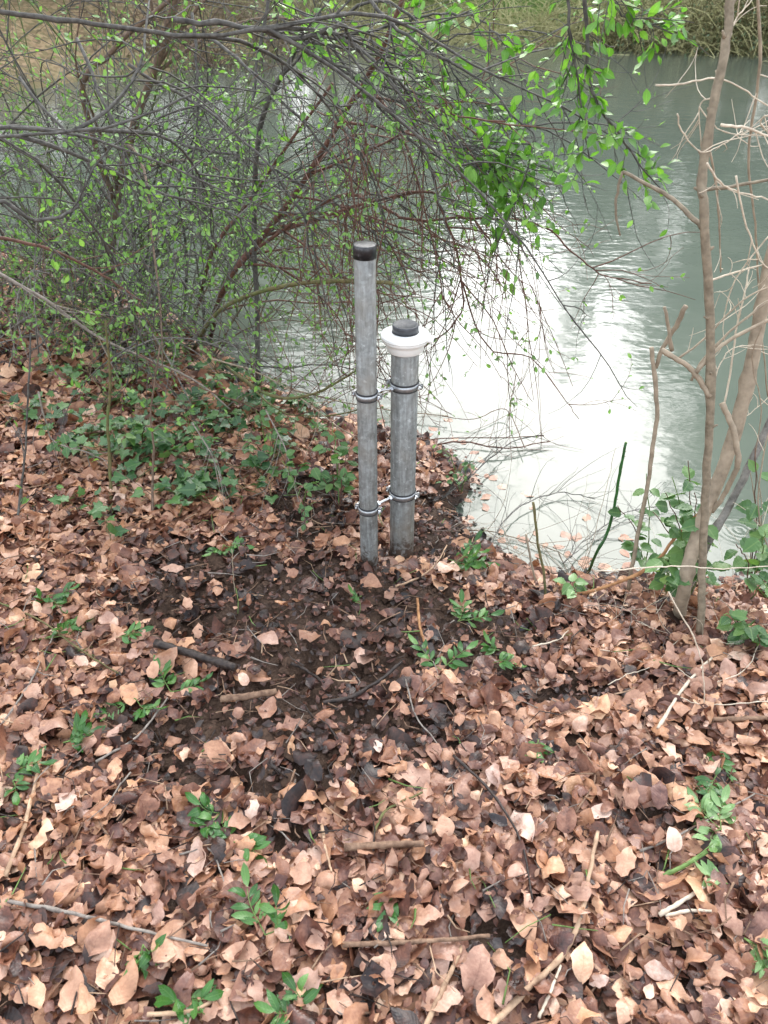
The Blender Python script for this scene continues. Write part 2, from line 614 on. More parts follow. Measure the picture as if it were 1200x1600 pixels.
def metal_mat():
    m, nt, b = mat('galvanised_steel')
    tc = N(nt, 'ShaderNodeTexCoord')
    mp = N(nt, 'ShaderNodeMapping'); mp.inputs['Scale'].default_value = (1, 1, .12)
    nt.links.new(pos(nt), mp.inputs['Vector'])
    streak = noise(nt, 120, 4, mp.outputs[0])
    spang = N(nt, 'ShaderNodeTexVoronoi'); spang.inputs['Scale'].default_value = 120
    nt.links.new(pos(nt), spang.inputs['Vector'])
    ss = N(nt, 'ShaderNodeSeparateColor'); nt.links.new(spang.outputs['Color'], ss.inputs[0])
    blot = noise(nt, 30, 5)
    v = math_n(nt, 'ADD', math_n(nt, 'MULTIPLY', streak.outputs[0], .55), math_n(nt, 'MULTIPLY', blot.outputs[0], .35))
    v = math_n(nt, 'ADD', v, math_n(nt, 'MULTIPLY', ss.outputs[0], .10))
    r = ramp(nt, [(.34, (.105, .106, .100)), (.5, (.180, .184, .177)), (.66, (.29, .305, .30))])
    nt.links.new(v, r.inputs[0])
    wr = noise(nt, 75, 5)
    wm = ramp(nt, [(.60, (0, 0, 0)), (.70, (1, 1, 1))]); nt.links.new(wr.outputs[0], wm.inputs[0])
    c = mixc(nt, math_n(nt, 'MULTIPLY', wm.outputs[0], .28), r.outputs[0], (.62, .64, .62))
    big = noise(nt, 9, 3)
    bm = ramp(nt, [(.45, (0, 0, 0)), (.7, (1, 1, 1))]); nt.links.new(big.outputs[0], bm.inputs[0])
    c = mixc(nt, math_n(nt, 'MULTIPLY', bm.outputs[0], .45), c, (.20, .165, .125))
    sz = N(nt, 'ShaderNodeSeparateXYZ'); nt.links.new(pos(nt), sz.inputs[0])
    md = N(nt, 'ShaderNodeMapRange'); md.inputs[1].default_value = .17; md.inputs[2].default_value = -.03; md.inputs[3].default_value = -.25; md.inputs[4].default_value = .75
    nt.links.new(sz.outputs[2], md.inputs[0])
    ms = noise(nt, 70, 5)
    mud = ramp(nt, [(.55, (0, 0, 0)), (.68, (1, 1, 1))]); nt.links.new(math_n(nt, 'ADD', math_n(nt, 'MULTIPLY', md.outputs[0], .5), math_n(nt, 'MULTIPLY', ms.outputs[0], .8)), mud.inputs[0])
    c = mixc(nt, mud.outputs[0], c, (.07, .05, .038))
    nt.links.new(c, b.inputs['Base Color'])
    b.inputs['Metallic'].default_value = .40
    rr = ramp(nt, [(.3, (.34, .34, .34)), (.7, (.6, .6, .6))]); nt.links.new(blot.outputs[0], rr.inputs[0]); nt.links.new(rr.outputs[0], b.inputs['Roughness'])
    bump(nt, b, v, .15, .002)
    return m


M['steel'] = metal_mat()


def simple(name, c, rough=.5, metal=0.0, var=.15, scale=60):
    m, nt, b = mat(name)
    n = noise(nt, scale, 4)
    r = ramp(nt, [(.3, tuple(x * (1 - var) for x in c)), (.7, tuple(min(1, x * (1 + var)) for x in c))])
    nt.links.new(n.outputs[0], r.inputs[0]); nt.links.new(r.outputs[0], b.inputs['Base Color'])
    b.inputs['Roughness'].default_value = rough
    b.inputs['Metallic'].default_value = metal
    bump(nt, b, n.outputs[0], .12, .002)
    if name == 'soil_clod': b.inputs['Specular IOR Level'].default_value = .15
    return m


M['zinc'] = simple('bright_zinc', (.62, .64, .66), .28, .9, .1, 200)
M['clamp'] = simple('clamp_steel', (.34, .35, .36), .35, .75, .2, 150)
M['rubber'] = simple('black_rubber', (.018, .018, .02), .55, 0, .3)
M['white_plastic'] = simple('white_plastic', (.80, .80, .77), .38, 0, .05, 40)
M['dark_cap'] = simple('dark_grey_plastic', (.045, .048, .055), .42, 0, .25, 90)
M['clod'] = simple('soil_clod', (.058, .035, .024), .8, 0, .6, 120)
M['stone'] = simple('pale_stone', (.35, .32, .28), .7, 0, .4, 80)


def black_cap_mat():
    m, nt, b = mat('worn_black_band')
    n = noise(nt, 90, 5)
    r = ramp(nt, [(.5, (.012, .013, .015)), (.62, (.035, .036, .04)), (.74, (.2, .2, .2))])
    nt.links.new(n.outputs[0], r.inputs[0]); nt.links.new(r.outputs[0], b.inputs['Base Color'])
    b.inputs['Roughness'].default_value = .38
    return m


M['black_cap'] = black_cap_mat()

# ------------------------------------------------------------------ leaves as raw arrays


def leaf_variant(ns, nc, rg, width=.66, cross=1.2, along=.4, torn=0.0, wave=.03, tip=.8, fold=0.0, pw=.75, crump=0.0):
    """unit-length leaf in XY (y along), curled; returns verts, uv, quads"""
    t = np.linspace(0, 1, ns)
    w = width * .5 * np.sin(np.pi * np.clip(t, 0, 1) ** tip) ** pw
    w[0] = width * .03; w[-1] = width * .02
    wl = w * (1 + .06 * rg.standard_normal(ns)); wr = w * (1 + .06 * rg.standard_normal(ns))
    if torn:
        wl = wl * np.clip(1 - torn * rg.random(ns) * (rg.random(ns) < .6), .15, 1.15)
        wr = wr * np.clip(1 - torn * rg.random(ns) * (rg.random(ns) < .6), .15, 1.15)
    us = np.linspace(-1, 1, nc)
    kc = cross * rg.uniform(.4, 1.5) * rg.choice([-1, 1], p=[.35, .65])
    ka = along * rg.normal() * 2.0
    ph1, ph2 = rg.uniform(0, 6.28, 2)
    tw = rg.normal() * .25
    V = []; UV = []
    for i in range(ns):
        for u in us:
            ww = wl[i] if u < 0 else wr[i]
            s = u * ww
            a = s * kc * 2.2
            x = math.sin(a) / (kc * 2.2) if abs(kc) > 1e-3 else s
            z = (1 - math.cos(a)) / (kc * 2.2) if abs(kc) > 1e-3 else 0
            z += wave * abs(u) ** 1.5 * math.sin(t[i] * 8 + (ph1 if u < 0 else ph2)) + fold * abs(s)
            y = t[i] - .5
            b = y * ka
            if abs(ka) > 1e-3:
                y2 = math.sin(b) / ka; zz = (1 - math.cos(b)) / ka
                y2 -= z * math.sin(b) ; zz += z * math.cos(b)
            else:
                y2, zz = y, z
            q = y * tw * 2
            x, zz = x * math.cos(q) - zz * math.sin(q), x * math.sin(q) + zz * math.cos(q)
            V.append((x, y2, zz)); UV.append((.5 + .5 * u, t[i]))
    F = []
    for i in range(ns - 1):
        for k in range(nc - 1):
            a = i * nc + k
            F.append((a, a + 1, a + nc + 1, a + nc))
    V = np.array(V)
    if crump:
        V[:, 2] += crump * (vnoise(V[:, 0] * 5 + ph1 * 9, V[:, 1] * 5, 77) + .5 * vnoise(V[:, 0] * 11, V[:, 1] * 11 + ph2 * 7, 78))
        V[:, 0] += crump * .5 * vnoise(V[:, 1] * 6 + ph2 * 5, V[:, 0] * 6, 79)
    V[:, 2] -= V[:, 2].mean()
    return V, np.array(UV), np.array(F)


def rotmats(yaw, tilt, tdir, roll=None):
    """rotation: yaw about z, then tilt about a horizontal axis at angle tdir"""
    c, s = np.cos(yaw), np.sin(yaw)
    n = len(yaw)
    A = np.zeros((n, 3, 3)); A[:, 0, 0] = c; A[:, 0, 1] = -s; A[:, 1, 0] = s; A[:, 1, 1] = c; A[:, 2, 2] = 1
    ax = np.stack([np.cos(tdir), np.sin(tdir), np.zeros(n)], -1)
    ct, st = np.cos(tilt), np.sin(tilt)
    B = np.zeros((n, 3, 3))
    for i in range(3):
        for j in range(3):
            B[:, i, j] = ax[:, i] * ax[:, j] * (1 - ct) + (ct if i == j else 0)
    B[:, 0, 1] += -ax[:, 2] * st; B[:, 0, 2] += ax[:, 1] * st
    B[:, 1, 0] += ax[:, 2] * st; B[:, 1, 2] += -ax[:, 0] * st
    B[:, 2, 0] += -ax[:, 1] * st; B[:, 2, 1] += ax[:, 0] * st
    return B @ A


def frame_mats(d, nrm):
    """leaf frames: y along d, z close to nrm"""
    y = d / np.linalg.norm(d, axis=1, keepdims=True)
    x = np.cross(y, nrm); x /= np.maximum(np.linalg.norm(x, axis=1, keepdims=True), 1e-6)
    z = np.cross(x, y)
    return np.stack([x, y, z], -1)


def bulk(name, variants, vid, P, RM, size, tone, material, parent=None, anchor=0.0):
    """one mesh out of many leaves; variants share topology; tone (n,3)"""
    VV = np.stack([v[0] for v in variants])
    UVv = variants[0][1]; F = variants[0][2]
    loc = VV[vid].copy()
    loc[:, :, 1] += anchor
    loc = loc * size[:, None, None]
    W = np.einsum('nij,nkj->nki', RM, loc) + P[:, None, :]
    n, k, _ = W.shape
    faces = (F[None] + (np.arange(n) * k)[:, None, None]).reshape(-1, 4)
    me = bpy.data.meshes.new(name)
    nf = len(faces)
    me.vertices.add(n * k); me.vertices.foreach_set('co', W.reshape(-1).astype(np.float32))
    me.loops.add(nf * 4); me.loops.foreach_set('vertex_index', faces.reshape(-1).astype(np.int32))
    me.polygons.add(nf)
    me.polygons.foreach_set('loop_start', (np.arange(nf) * 4).astype(np.int32))
    me.polygons.foreach_set('use_smooth', np.ones(nf, bool))
    uvl = me.uv_layers.new(name='UVMap')
    uvs = np.tile(UVv[F].reshape(-1, 2), (n, 1))
    uvl.data.foreach_set('uv', uvs.reshape(-1).astype(np.float32))
    ca = me.color_attributes.new('tone', 'FLOAT_COLOR', 'POINT')
    tt = np.concatenate([tone, np.ones((n, 1))], 1)
    ca.data.foreach_set('color', np.repeat(tt, k, 0).reshape(-1).astype(np.float32))
    me.materials.append(material)
    me.update(); me.validate()
    o = link(name, me, parent)
    o.color = (0, 0, 0, 1)
    return o


def variant_mesh(name, var, material, anchor=0.0):
    V, UV, F = var
    V = V.copy(); V[:, 1] += anchor
    me = bpy.data.meshes.new(name)
    me.from_pydata([tuple(v) for v in V], [], [tuple(int(i) for i in f) for f in F])
    me.polygons.foreach_set('use_smooth', [True] * len(me.polygons))
    uvl = me.uv_layers.new(name='UVMap')
    uvl.data.foreach_set('uv', UV[F].reshape(-1).astype(np.float32))
    me.materials.append(material)
    return me


def place(name, me, parent, p, Rm, size, color=None):
    o = bpy.data.objects.new(name, me)
    COL.objects.link(o)
    o.parent = parent
    T = Matrix.Translation(Vector(p)) @ Matrix([list(r) for r in Rm]).to_4x4() @ Matrix.Scale(size, 4)
    o.matrix_basis = Matrix.Translation(-Vector(parent.location)) @ T if parent is not None else T
    if color is not None: o.color = color
    return o


# ------------------------------------------------------------------ ground and pond
ny, nx = GX.shape
V = np.stack([GX, GY, gz], -1).reshape(-1, 3)
ii = (np.arange(ny - 1)[:, None] * nx + np.arange(nx - 1)[None]).reshape(-1)
F = np.stack([ii, ii + 1, ii + nx + 1, ii + nx], -1)
me = bpy.data.meshes.new('forest_floor')
me.vertices.add(len(V)); me.vertices.foreach_set('co', V.reshape(-1).astype(np.float32))
me.loops.add(len(F) * 4); me.loops.foreach_set('vertex_index', F.reshape(-1).astype(np.int32))
me.polygons.add(len(F)); me.polygons.foreach_set('loop_start', (np.arange(len(F)) * 4).astype(np.int32))
me.polygons.foreach_set('use_smooth', np.ones(len(F), bool))
ca = me.color_attributes.new('zone', 'FLOAT_COLOR', 'POINT')
near = np.clip((4 - GY) / 1, 0, 1) * np.clip((2.6 - np.abs(GX)) / .5, 0, 1) * np.clip((GY + .1) / .3, 0, 1)
wet = np.clip(1 - sdf(GX, GY) / .25, 0, 1)
lawn = np.clip((GY - 21 - 2 * vnoise(GX * .3, GY * .3, 9)) / 1.5, 0, 1)
zone = np.stack([np.maximum(np.maximum(near, soil_mask(GX, GY)), wet), lawn, np.clip((GY - 9) / 4, 0, 1) * np.clip((GX + 5) / 2, 0.7, 1), np.ones_like(GX)], -1)
ca.data.foreach_set('color', zone.reshape(-1).astype(np.float32))
me.materials.append(M['ground'])
me.update(); me.validate()
ground = tag(link('forest_floor', me), 'leaf strewn woodland soil sloping to the pond', None, kind='structure')

wm = MB()
wm.v = [(-45, -2, WATER_Z), (45, -2, WATER_Z), (45, 45, WATER_Z), (-45, 45, WATER_Z)]
wm.v = [(x, y, WATER_Z) for (x, y) in ((-9, 1.0), (20, 1.0), (20, 20.5), (-9, 20.5))]
wm.f = [(0, 1, 2, 3)]
pond = tag(wm.build('pond', M['water']), 'still grey green pond with rain rings', None, kind='structure')

# ------------------------------------------------------------------ fallen leaves
HD = [leaf_variant(8, 5, rng, rng.uniform(.45, .8), .7, .45, wave=.035, crump=.17, tip=rng.uniform(.65, 1.0), pw=rng.uniform(.6, .95)) for _ in range(14)] + \
     [leaf_variant(8, 5, rng, rng.uniform(.45, .85), .9, .6, torn=.6, wave=.06, crump=.24, pw=rng.uniform(.45, .8)) for _ in range(14)] + \
     [leaf_variant(8, 5, rng, rng.uniform(.5, .75), 1.7, .8, wave=.05, crump=.2, fold=rng.uniform(-.5, .7)) for _ in range(6)]
LD = [leaf_variant(6, 3, rng, rng.uniform(.55, .9), .7, .4, torn=rng.choice([0, .6]), wave=.03, crump=.15) for _ in range(20)]
BIT = [leaf_variant(4, 3, rng, rng.uniform(.5, 1.2), 1.0, .7, torn=.8, wave=.06, crump=.3, pw=.4) for _ in range(24)]


def scatter(n, xr, yr, dens):
    x = rng.uniform(*xr, n); y = rng.uniform(*yr, n)
    keep = rng.random(n) < dens(x, y)
    return x[keep], y[keep]


def frustum(x, y, m=260):
    px, py, dep = project(x, y, np.zeros_like(x))
    return (dep > .2) & (px > -m) & (px < 1200 + m) & (py < 1600 + m * 1.1) & (py > 250)


margin = [800]


def dens_leaf(x, y):
    d = sdf(x, y)
    s = soil_mask(x, y)
    f = np.clip(1 - .95 * s, 0, 1) * (d > -.01) * np.clip(.10 + d * 5, 0, 1)
    return f * frustum(x, y, margin[0])


def tones(x, y, n, lo_shift=0.0):
    """leaf tone: mostly tan, patches of darker wet leaves"""
    base = np.clip(rng.normal(.63, .18, n), .1, .98)
    dark = rng.random(n) < (.22 + .5 * soil_mask(x, y) + .5 * np.clip(vnoise(x * 3.1, y * 3.1, 21), 0, 1))
    base = np.where(dark, rng.uniform(.13, .44, n), base)
    pale = rng.random(n) < .06
    base = base - .09 * soil_mask(x, y) - .30 * np.exp(-np.maximum(sdf(x, y), 0) / .07)
    base = np.where(pale & (soil_mask(x, y) < .4), rng.uniform(.8, .95, n), base) - lo_shift
    warm = np.clip(rng.normal(.58, .28, n) + .15 * (x < -.3), 0, 1)
    return np.stack([np.clip(base, 0, 1), warm, rng.random(n)], -1)


def lay(name, variants, x, y, lo, hi, smin, smax, tilt_s, shift=0.0):
    n = len(x)
    yaw = rng.uniform(0, 6.283, n)
    tilt = rng.normal(0, tilt_s, n)
    up = rng.random(n) < .06
    tilt = np.where(up, rng.uniform(.7, 1.3, n), tilt)
    size = np.clip(np.exp(rng.normal(math.log((smin * smax) ** .5), .36, n)), smin * .8, smax * 1.2)
    z = hgt(x, y) + rng.uniform(lo, hi, n) + np.abs(np.sin(tilt)) * size * .25
    z = np.maximum(z, WATER_Z + .002)
    return bulk(name, variants, rng.integers(0, len(variants), n), np.stack([x, y, z], -1),
                rotmats(yaw, tilt, rng.uniform(0, 6.283, n)), size, tones(x, y, n, shift), M['fallen'], ground)


x, y = scatter(31000, (-3.0, 3.0), (-.2, 3.4), dens_leaf)
tag(lay('leaf_litter', LD, x, y, .0, .016, .045, .075, .22, .06), kind='stuff')
margin[0] = 380
x, y = scatter(18500, (-2.3, 2.2), (.3, 2.8), dens_leaf)
tag(lay('leaf_litter', HD, x, y, .006, .030, .022, .080, .34), kind='stuff')
x, y = scatter(9000, (-4.2, -.3), (2.4, 6.5), dens_leaf)
tag(lay('leaf_litter', LD, x, y, .005, .03, .05, .085, .3), kind='stuff')


def dens_bit(x, y):
    d = sdf(x, y)
    return (d > -.05) * frustum(x, y, 60) * (.60 + .05 * soil_mask(x, y)) * np.clip(.5 + 3 * d, 0, 1)


x, y = scatter(36000, (-1.9, 1.8), (.35, 2.7), dens_bit)
tag(lay('leaf_fragments', BIT, x, y, .004, .031, .009, .034, .35, .0), kind='stuff')

# the largest leaves lie on top, each on its own
HDM = [variant_mesh('fallen_leaf', v, M['fallen']) for v in HD]
special = [(910, 1502, .066, .93, .75, 'broad pale yellow fallen leaf beside the long pale stick'), (1052, 1310, .05, 1.0, .2, 'cream white fallen leaf with dark edge'),
           (907, 1130, .05, .86, .35, 'pale round fallen leaf with smooth edge'), (978, 1345, .06, .84, .6, None), (1262, 1500, .05, .8, .5, None),
           (195, 1535, .070, .74, .8, None), (112, 1545, .066, .78, .6, None), (155, 1465, .062, .66, .4, None), (735, 1340, .065, .68, .1, None),
           (695, 1290, .05, .8, .5, None), (310, 985, .045, .74, .5, None), (293, 942, .045, .74, .5, None), (240, 1045, .05, .78, .6, None),
           (380, 1060, .04, .9, .3, None), (860, 1045, .05, .6, .4, None), (1030, 1240, .06, .35, .0, None), (985, 1240, .06, .62, .4, None),
           (395, 1262, .05, .95, .1, None), (590, 1165, .03, .98, .1, None), (585, 1530, .07, .1, .0, None), (745, 1515, .085, .6, .2, None),
           (1140, 1050, .07, .75, .1, None), (1050, 1020, .065, .7, .3, None), (1085, 1020, .06, .78, .1, None), (900, 985, .055, .55, .6, None)]
cnt = 0
SPX = []
for (px, py, s, tone, warm, lab) in special:
    p = G(px, py, .042)
    SPX.append((p[0], p[1]))
    Rm = rotmats(np.array([R.uniform(-.6, .6)]), np.array([.25]), np.array([0.0]))[0]
    o = place('fallen_leaf', HDM[R.randrange(0, 28)], ground, p, Rm, s * 1.05, (tone, warm, .3, 1))
    if lab: o['label'] = lab
    cnt += 1
tries = 0
while cnt < 300 and tries < 6000:
    tries += 1
    px, py = R.uniform(5, 1195), 880 + 720 * R.random() ** .8
    p = G(px, py, .030)
    if float(soil_mask(np.array([p[0]]), np.array([p[1]]))[0]) > .5 and R.random() < .8: continue
    if float(sdf(np.array([p[0]]), np.array([p[1]]))[0]) < .04: continue
    if any((p[0] - a) ** 2 + (p[1] - b) ** 2 < .055 ** 2 for a, b in SPX): continue
    SPX.append((p[0], p[1]))
    til = R.gauss(0, .28)
    if R.random() < .08: til = R.uniform(.6, 1.1)
    Rm = rotmats(np.array([R.uniform(0, 6.28)]), np.array([til]), np.array([R.uniform(0, 6.28)]))[0]
    tone = min(.97, max(.06, R.gauss(.62, .15))) if R.random() > .16 else R.uniform(.06, .38)
    place('fallen_leaf', HDM[R.randrange(len(HDM))], ground, p + np.array([0, 0, abs(math.sin(til)) * .012]), Rm, R.uniform(.035, .076), (tone, min(1, max(0, R.gauss(.55, .3))), R.random(), 1))
    cnt += 1

# leaves drifting at the pond's edge
FLM = [variant_mesh('floating_leaf', leaf_variant(6, 5, rng, rng.uniform(.6, .85), .08, .04, wave=.006, torn=.3, crump=.03), M['fallen']) for _ in range(6)]
cnt = 0
while cnt < 75:
    px, py = R.uniform(380, 1000), R.uniform(590, 900)
    p = atz(px, py, WATER_Z + .001)
    d = float(sdf(np.array([p[0]]), np.array([p[1]]))[0])
    if d > -.01 or R.random() > math.exp(d / .09): continue
    place('floating_leaf', FLM[R.randrange(6)], pond, p, rotmats(np.array([R.uniform(0, 6.28)]), np.array([R.gauss(0, .03)]), np.array([R.uniform(0, 6.28)]))[0], R.uniform(.02, .06),
          (R.uniform(.6, .95), R.uniform(.1, .5), .2, 1))
    cnt += 1

# crumbs of soil and bits of twig
def crumb_variant():
    t = np.array([(0, 0, 1), (.9, 0, .3), (0, .9, .2), (-.9, 0, .3), (0, -.9, .2), (0, 0, -.6)], float)
    t = t * rng.uniform(.6, 1.2, (6, 1))
    f = np.array([(0, 1, 2, 2), (0, 2, 3, 3), (0, 3, 4, 4), (0, 4, 1, 1)])
    return t, f


cr = MB()
x, y = scatter(14000, (-1.5, 1.3), (.9, 2.6), lambda x, y: soil_mask(x, y) * (sdf(x, y) > .01))
for (pp, rr_) in ((PIPE_S, .026), (PIPE_W, .0365)):
    aa = rng.uniform(0, 6.283, 420); dd = rr_ + np.abs(rng.normal(0, .03, 420))
    x = np.concatenate([x, pp[0] + np.cos(aa) * dd]); y = np.concatenate([y, pp[1] + np.sin(aa) * dd])
zz = hgt(x, y)
for i in range(len(x)):
    t, f = crumb_variant()
    s = abs(R.gauss(0, .0062)) + .0025
    if R.random() < .05: s *= 1.8
    b0 = len(cr.v)
    a = R.uniform(0, 6.28); ca_, sa_ = math.cos(a), math.sin(a)
    for q in t:
        cr.v.append((x[i] + (q[0] * ca_ - q[1] * sa_) * s, y[i] + (q[0] * sa_ + q[1] * ca_) * s, zz[i] + q[2] * s * .8 + s * .3))
    for q in f:
        cr.f.append((b0 + int(q[0]), b0 + int(q[1]), b0 + int(q[2])))
tag(cr.build('soil_crumbs', M['clod'], ground), kind='stuff')
for mname, cnt in (('stick_brown', 380), ('stick_wet', 380), ('stick_grey', 260), ('stick_pale', 160), ('stem_green', 90)):
    tb = MB()
    x, y = scatter(cnt * 3, (-1.8, 1.7), (.4, 2.6), lambda x, y: frustum(x, y, 40) * (sdf(x, y) > .02))
    zz = hgt(x, y)
    for i in range(min(cnt, len(x))):
        L = R.uniform(.02, .11); a = R.uniform(0, 6.28)
        d = np.array([math.cos(a), math.sin(a), R.gauss(0, .15)])
        p0 = np.array([x[i], y[i], zz[i] + R.uniform(.02, .042)])
        bend = np.array([-d[1], d[0], 0]) * R.gauss(0, .12) * L
        tb.tube([p0 - d * L / 2, p0 + bend, p0 + d * L / 2], taper(3, R.uniform(.0008, .0026), .0007), 4)
    tag(tb.build('twig_debris', M[mname], ground), kind='stuff')

# ------------------------------------------------------------------ the two steel pipes
def pipe(name, base, top, rad, label, clampz, rod_to=None):
    t = thing(name, (base[0], base[1], base[2]), label, 'pipe')
    prof = [(rad, -.25), (rad, top - base[2] - .0008), (rad - .0008, top - base[2]), (rad - .004, top - base[2]), (rad - .004, top - base[2] - .05)]
    MB().lathe(prof, base, 48).build('tube', M['steel'], t)
    return t


def clamp(parent, c, rad, ang_screw, label=None):
    """two-part pipe clamp with rubber lining and screws at both ears"""
    band = MB().lathe([(rad + .0008, -.0075), (rad + .0030, -.0068), (rad + .0034, 0), (rad + .0030, .0068), (rad + .0008, .0075)], c, 48, close=True)
    bo = band.build('clamp', M['clamp'], parent)
    MB().lathe([(rad + .0003, -.0105), (rad + .0024, -.0105), (rad + .0024, -.0078), (rad + .0003, -.0078)], c, 48, close=True).build('rubber_lining', M['rubber'], bo)
    MB().lathe([(rad + .0003, .0078), (rad + .0024, .0078), (rad + .0024, .0115), (rad + .0003, .0115)], c, 48, close=True).build('rubber_lining', M['rubber'], bo)
    for a in (ang_screw, ang_screw + math.pi):
        d = Vector((math.cos(a), math.sin(a), 0)); tt = Vector((-d.y, d.x, 0))
        e = Vector(c) + d * (rad + .0075)
        Mx = Matrix((d, tt, Vector((0, 0, 1)))).transposed()
        ear = MB()
        ear.box(e + tt * .0032, (.013, .0022, .014), Mx); ear.box(e - tt * .0032, (.013, .0022, .014), Mx)
        ear.build('clamp_ear', M['clamp'], bo, smooth=False)
        sc_ = MB()
        sc_.tube([e + d * .001 - tt * .022, e + d * .001 + tt * .013], .0024, 8)
        sc_.tube([e + d * .001 - tt * .0125, e + d * .001 - tt * .0065], .0052, 6)
        sc_.build('clamp_screw', M['zinc'], bo, smooth=False)
    return bo


sb = PIPE_S; wb = PIPE_W
RS, RW = .0262, .0365
s_top = at(569, 388, 1.80)[2]
ts = pipe('slim_pipe', (sb[0], sb[1], sb[2]), s_top, RS, 'tall slim galvanised steel pipe with black cap, left of the pair', None)
w_top = at(631, 540, 1.87)[2]
tw_ = pipe('wide_pipe', (wb[0], wb[1], wb[2]), w_top, RW, 'shorter wide galvanised steel pipe with white collar and dark lid', None)
# lean like the photograph
cz = at(569, 402, 1.80)[2]
MB().lathe([(RS + .0004, cz - s_top), (RS + .0014, cz - s_top), (RS + .0016, .008), (RS + .0006, .0095), (RS - .002, .0102), (.0001, .0104)], (sb[0], sb[1], s_top), 48).build('black_cap', M['black_cap'], ts)
wc = (wb[0], wb[1], w_top)
col_prof = [(RW + .0004, -.012), (.0455, -.012), (.0475, -.0100), (.0502, .0050), (.052, .0095), (.0605, .0165), (.0630, .0200), (.0634, .0300), (.0618, .0335), (.049, .0375), (.036, .0385), (.0348, .0385), (.0345, .035), (.0001, .035)]
cl = MB().lathe(col_prof, wc, 64).build('white_collar', M['white_plastic'], tw_)
MB().lathe([(.0622, .0243), (.0636, .0245), (.0636, .0256), (.0622, .0258)], wc, 64, close=True).build('seam', M['stone'], cl)
lid = MB().lathe([(.0005, .0355), (.0338, .0355), (.0338, .056), (.0328, .0578), (.0305, .0586), (.0290, .0578), (.0001, .0574)], wc, 48).build('dark_lid', M['dark_cap'], tw_)
a = math.radians(-18)
d = Vector((math.cos(a), math.sin(a), 0)); tt = Vector((-d.y, d.x, 0)); Mx = Matrix((d, tt, Vector((0, 0, 1)))).transposed()
lv = MB(); lv.box(Vector(wc) + d * .0665 + Vector((0, 0, .027)), (.020, .026, .013), Mx)
ob = lv.build('latch', M['white_plastic'], cl, smooth=False)
bv = ob.modifiers.new('bevel', 'BEVEL'); bv.width = .004; bv.segments = 3
lk = MB(); lk.tube([Vector(wc) + d * .0760 + Vector((0, 0, .027)), Vector(wc) + d * .0785 + Vector((0, 0, .027))], .0035, 10)
lk.build('latch_pin', M['rubber'], cl)

for (pys, pyw) in ((617, 600), (794, 769)):
    cs = (sb[0], sb[1], at(572, pys, 1.80)[2]); cw = (wb[0], wb[1], at(629, pyw, 1.87)[2])
    dirv = Vector((cw[0] - cs[0], cw[1] - cs[1], 0)); L = dirv.length; dirv.normalize()
    angp = math.atan2(dirv.y, dirv.x)
    c1 = clamp(ts, cs, RS, -.25)
    c2 = clamp(tw_, cw, RW, -.35)
    z = .5 * (cs[2] + cw[2])
    A = Vector((cs[0], cs[1], cs[2] + .002)) + dirv * (RS + .003); B = Vector((cw[0], cw[1], cw[2] - .002)) - dirv * (RW + .003)
    rod = MB(); rod.tube([A + (B - A) * t for t in np.linspace(0, 1, 25)], [.0036 if i % 2 else .0041 for i in range(25)], 10)
    rod.build('threaded_rod', M['zinc'], c2)
    for q, s_ in ((A, 1), (B, -1)):
        nut = MB(); nut.tube([q + (B - A).normalized() * s_ * .002, q + (B - A).normalized() * s_ * .009], .0075, 6)
        nut.build('nut', M['zinc'], c2, smooth=False)

# ------------------------------------------------------------------ growing branches
def grow(p, d, L, n, droop, wander, up=0.0):
    pts = [np.array(p, float)]
    d = np.array(d, float); d /= np.linalg.norm(d)
    st = L / n
    w = rng.normal(0, 1, 3)
    for i in range(n):
        w = .6 * w + .8 * rng.normal(0, 1, 3)
        d = d + w * wander + np.array([0, 0, (up - droop) * st])
        d /= np.linalg.norm(d)
        pts.append(pts[-1] + d * st)
    return pts


def side_dir(d, ang, bias=(0, 0, 0)):
    d = d / np.linalg.norm(d)
    r = rng.normal(0, 1, 3); r -= d * r.dot(d); r /= np.linalg.norm(r)
    v = d * math.cos(ang) + r * math.sin(ang) + np.array(bias)
    return v / np.linalg.norm(v)


FARV = [leaf_variant(3, 2, rng, .8, .5, .5) for _ in range(6)]
GREEN = [leaf_variant(5, 3, rng, rng.uniform(.42, .56), .9, .5, wave=.02, tip=.95, pw=.9) for _ in range(10)]


class Foliage:
    def __init__(s): s.p = []; s.d = []; s.n = []; s.s = []

    def add(s, p, d, size):
        s.p.append(p); s.d.append(d); s.s.append(size)
        nn = rng.normal(0, .45, 3) + np.array([0, -.15, 1.0]); s.n.append(nn)

    def build(s, name, material, parent, variants=None):
        variants = variants or GREEN
        n = len(s.p)
        if n == 0: return None
        P = np.array(s.p); Rm = frame_mats(np.array(s.d), np.array(s.n))
        tone = np.stack([rng.random(n)] * 3, -1)
        o = bulk(name, variants, rng.integers(0, len(variants), n), P, Rm, np.array(s.s), tone, material, parent, anchor=.5)
        tag(o, kind='stuff')
        return o

    def parts(s, name, material, parent, limit=300):
        n = len(s.p)
        if n == 0: return
        Rm = frame_mats(np.array(s.d), np.array(s.n))
        ms = [variant_mesh(name, v, material, .5) for v in GREEN]
        for i in range(min(n, limit)):
            place(name, ms[i % len(ms)], parent, s.p[i], Rm[i], s.s[i])


def ok_xy(p, lim=None):
    """keep twigs off the sight line to the pipes: anything in front of them on the right side is dropped"""
    return not (p[0] > -.55 and p[1] < 2.0)


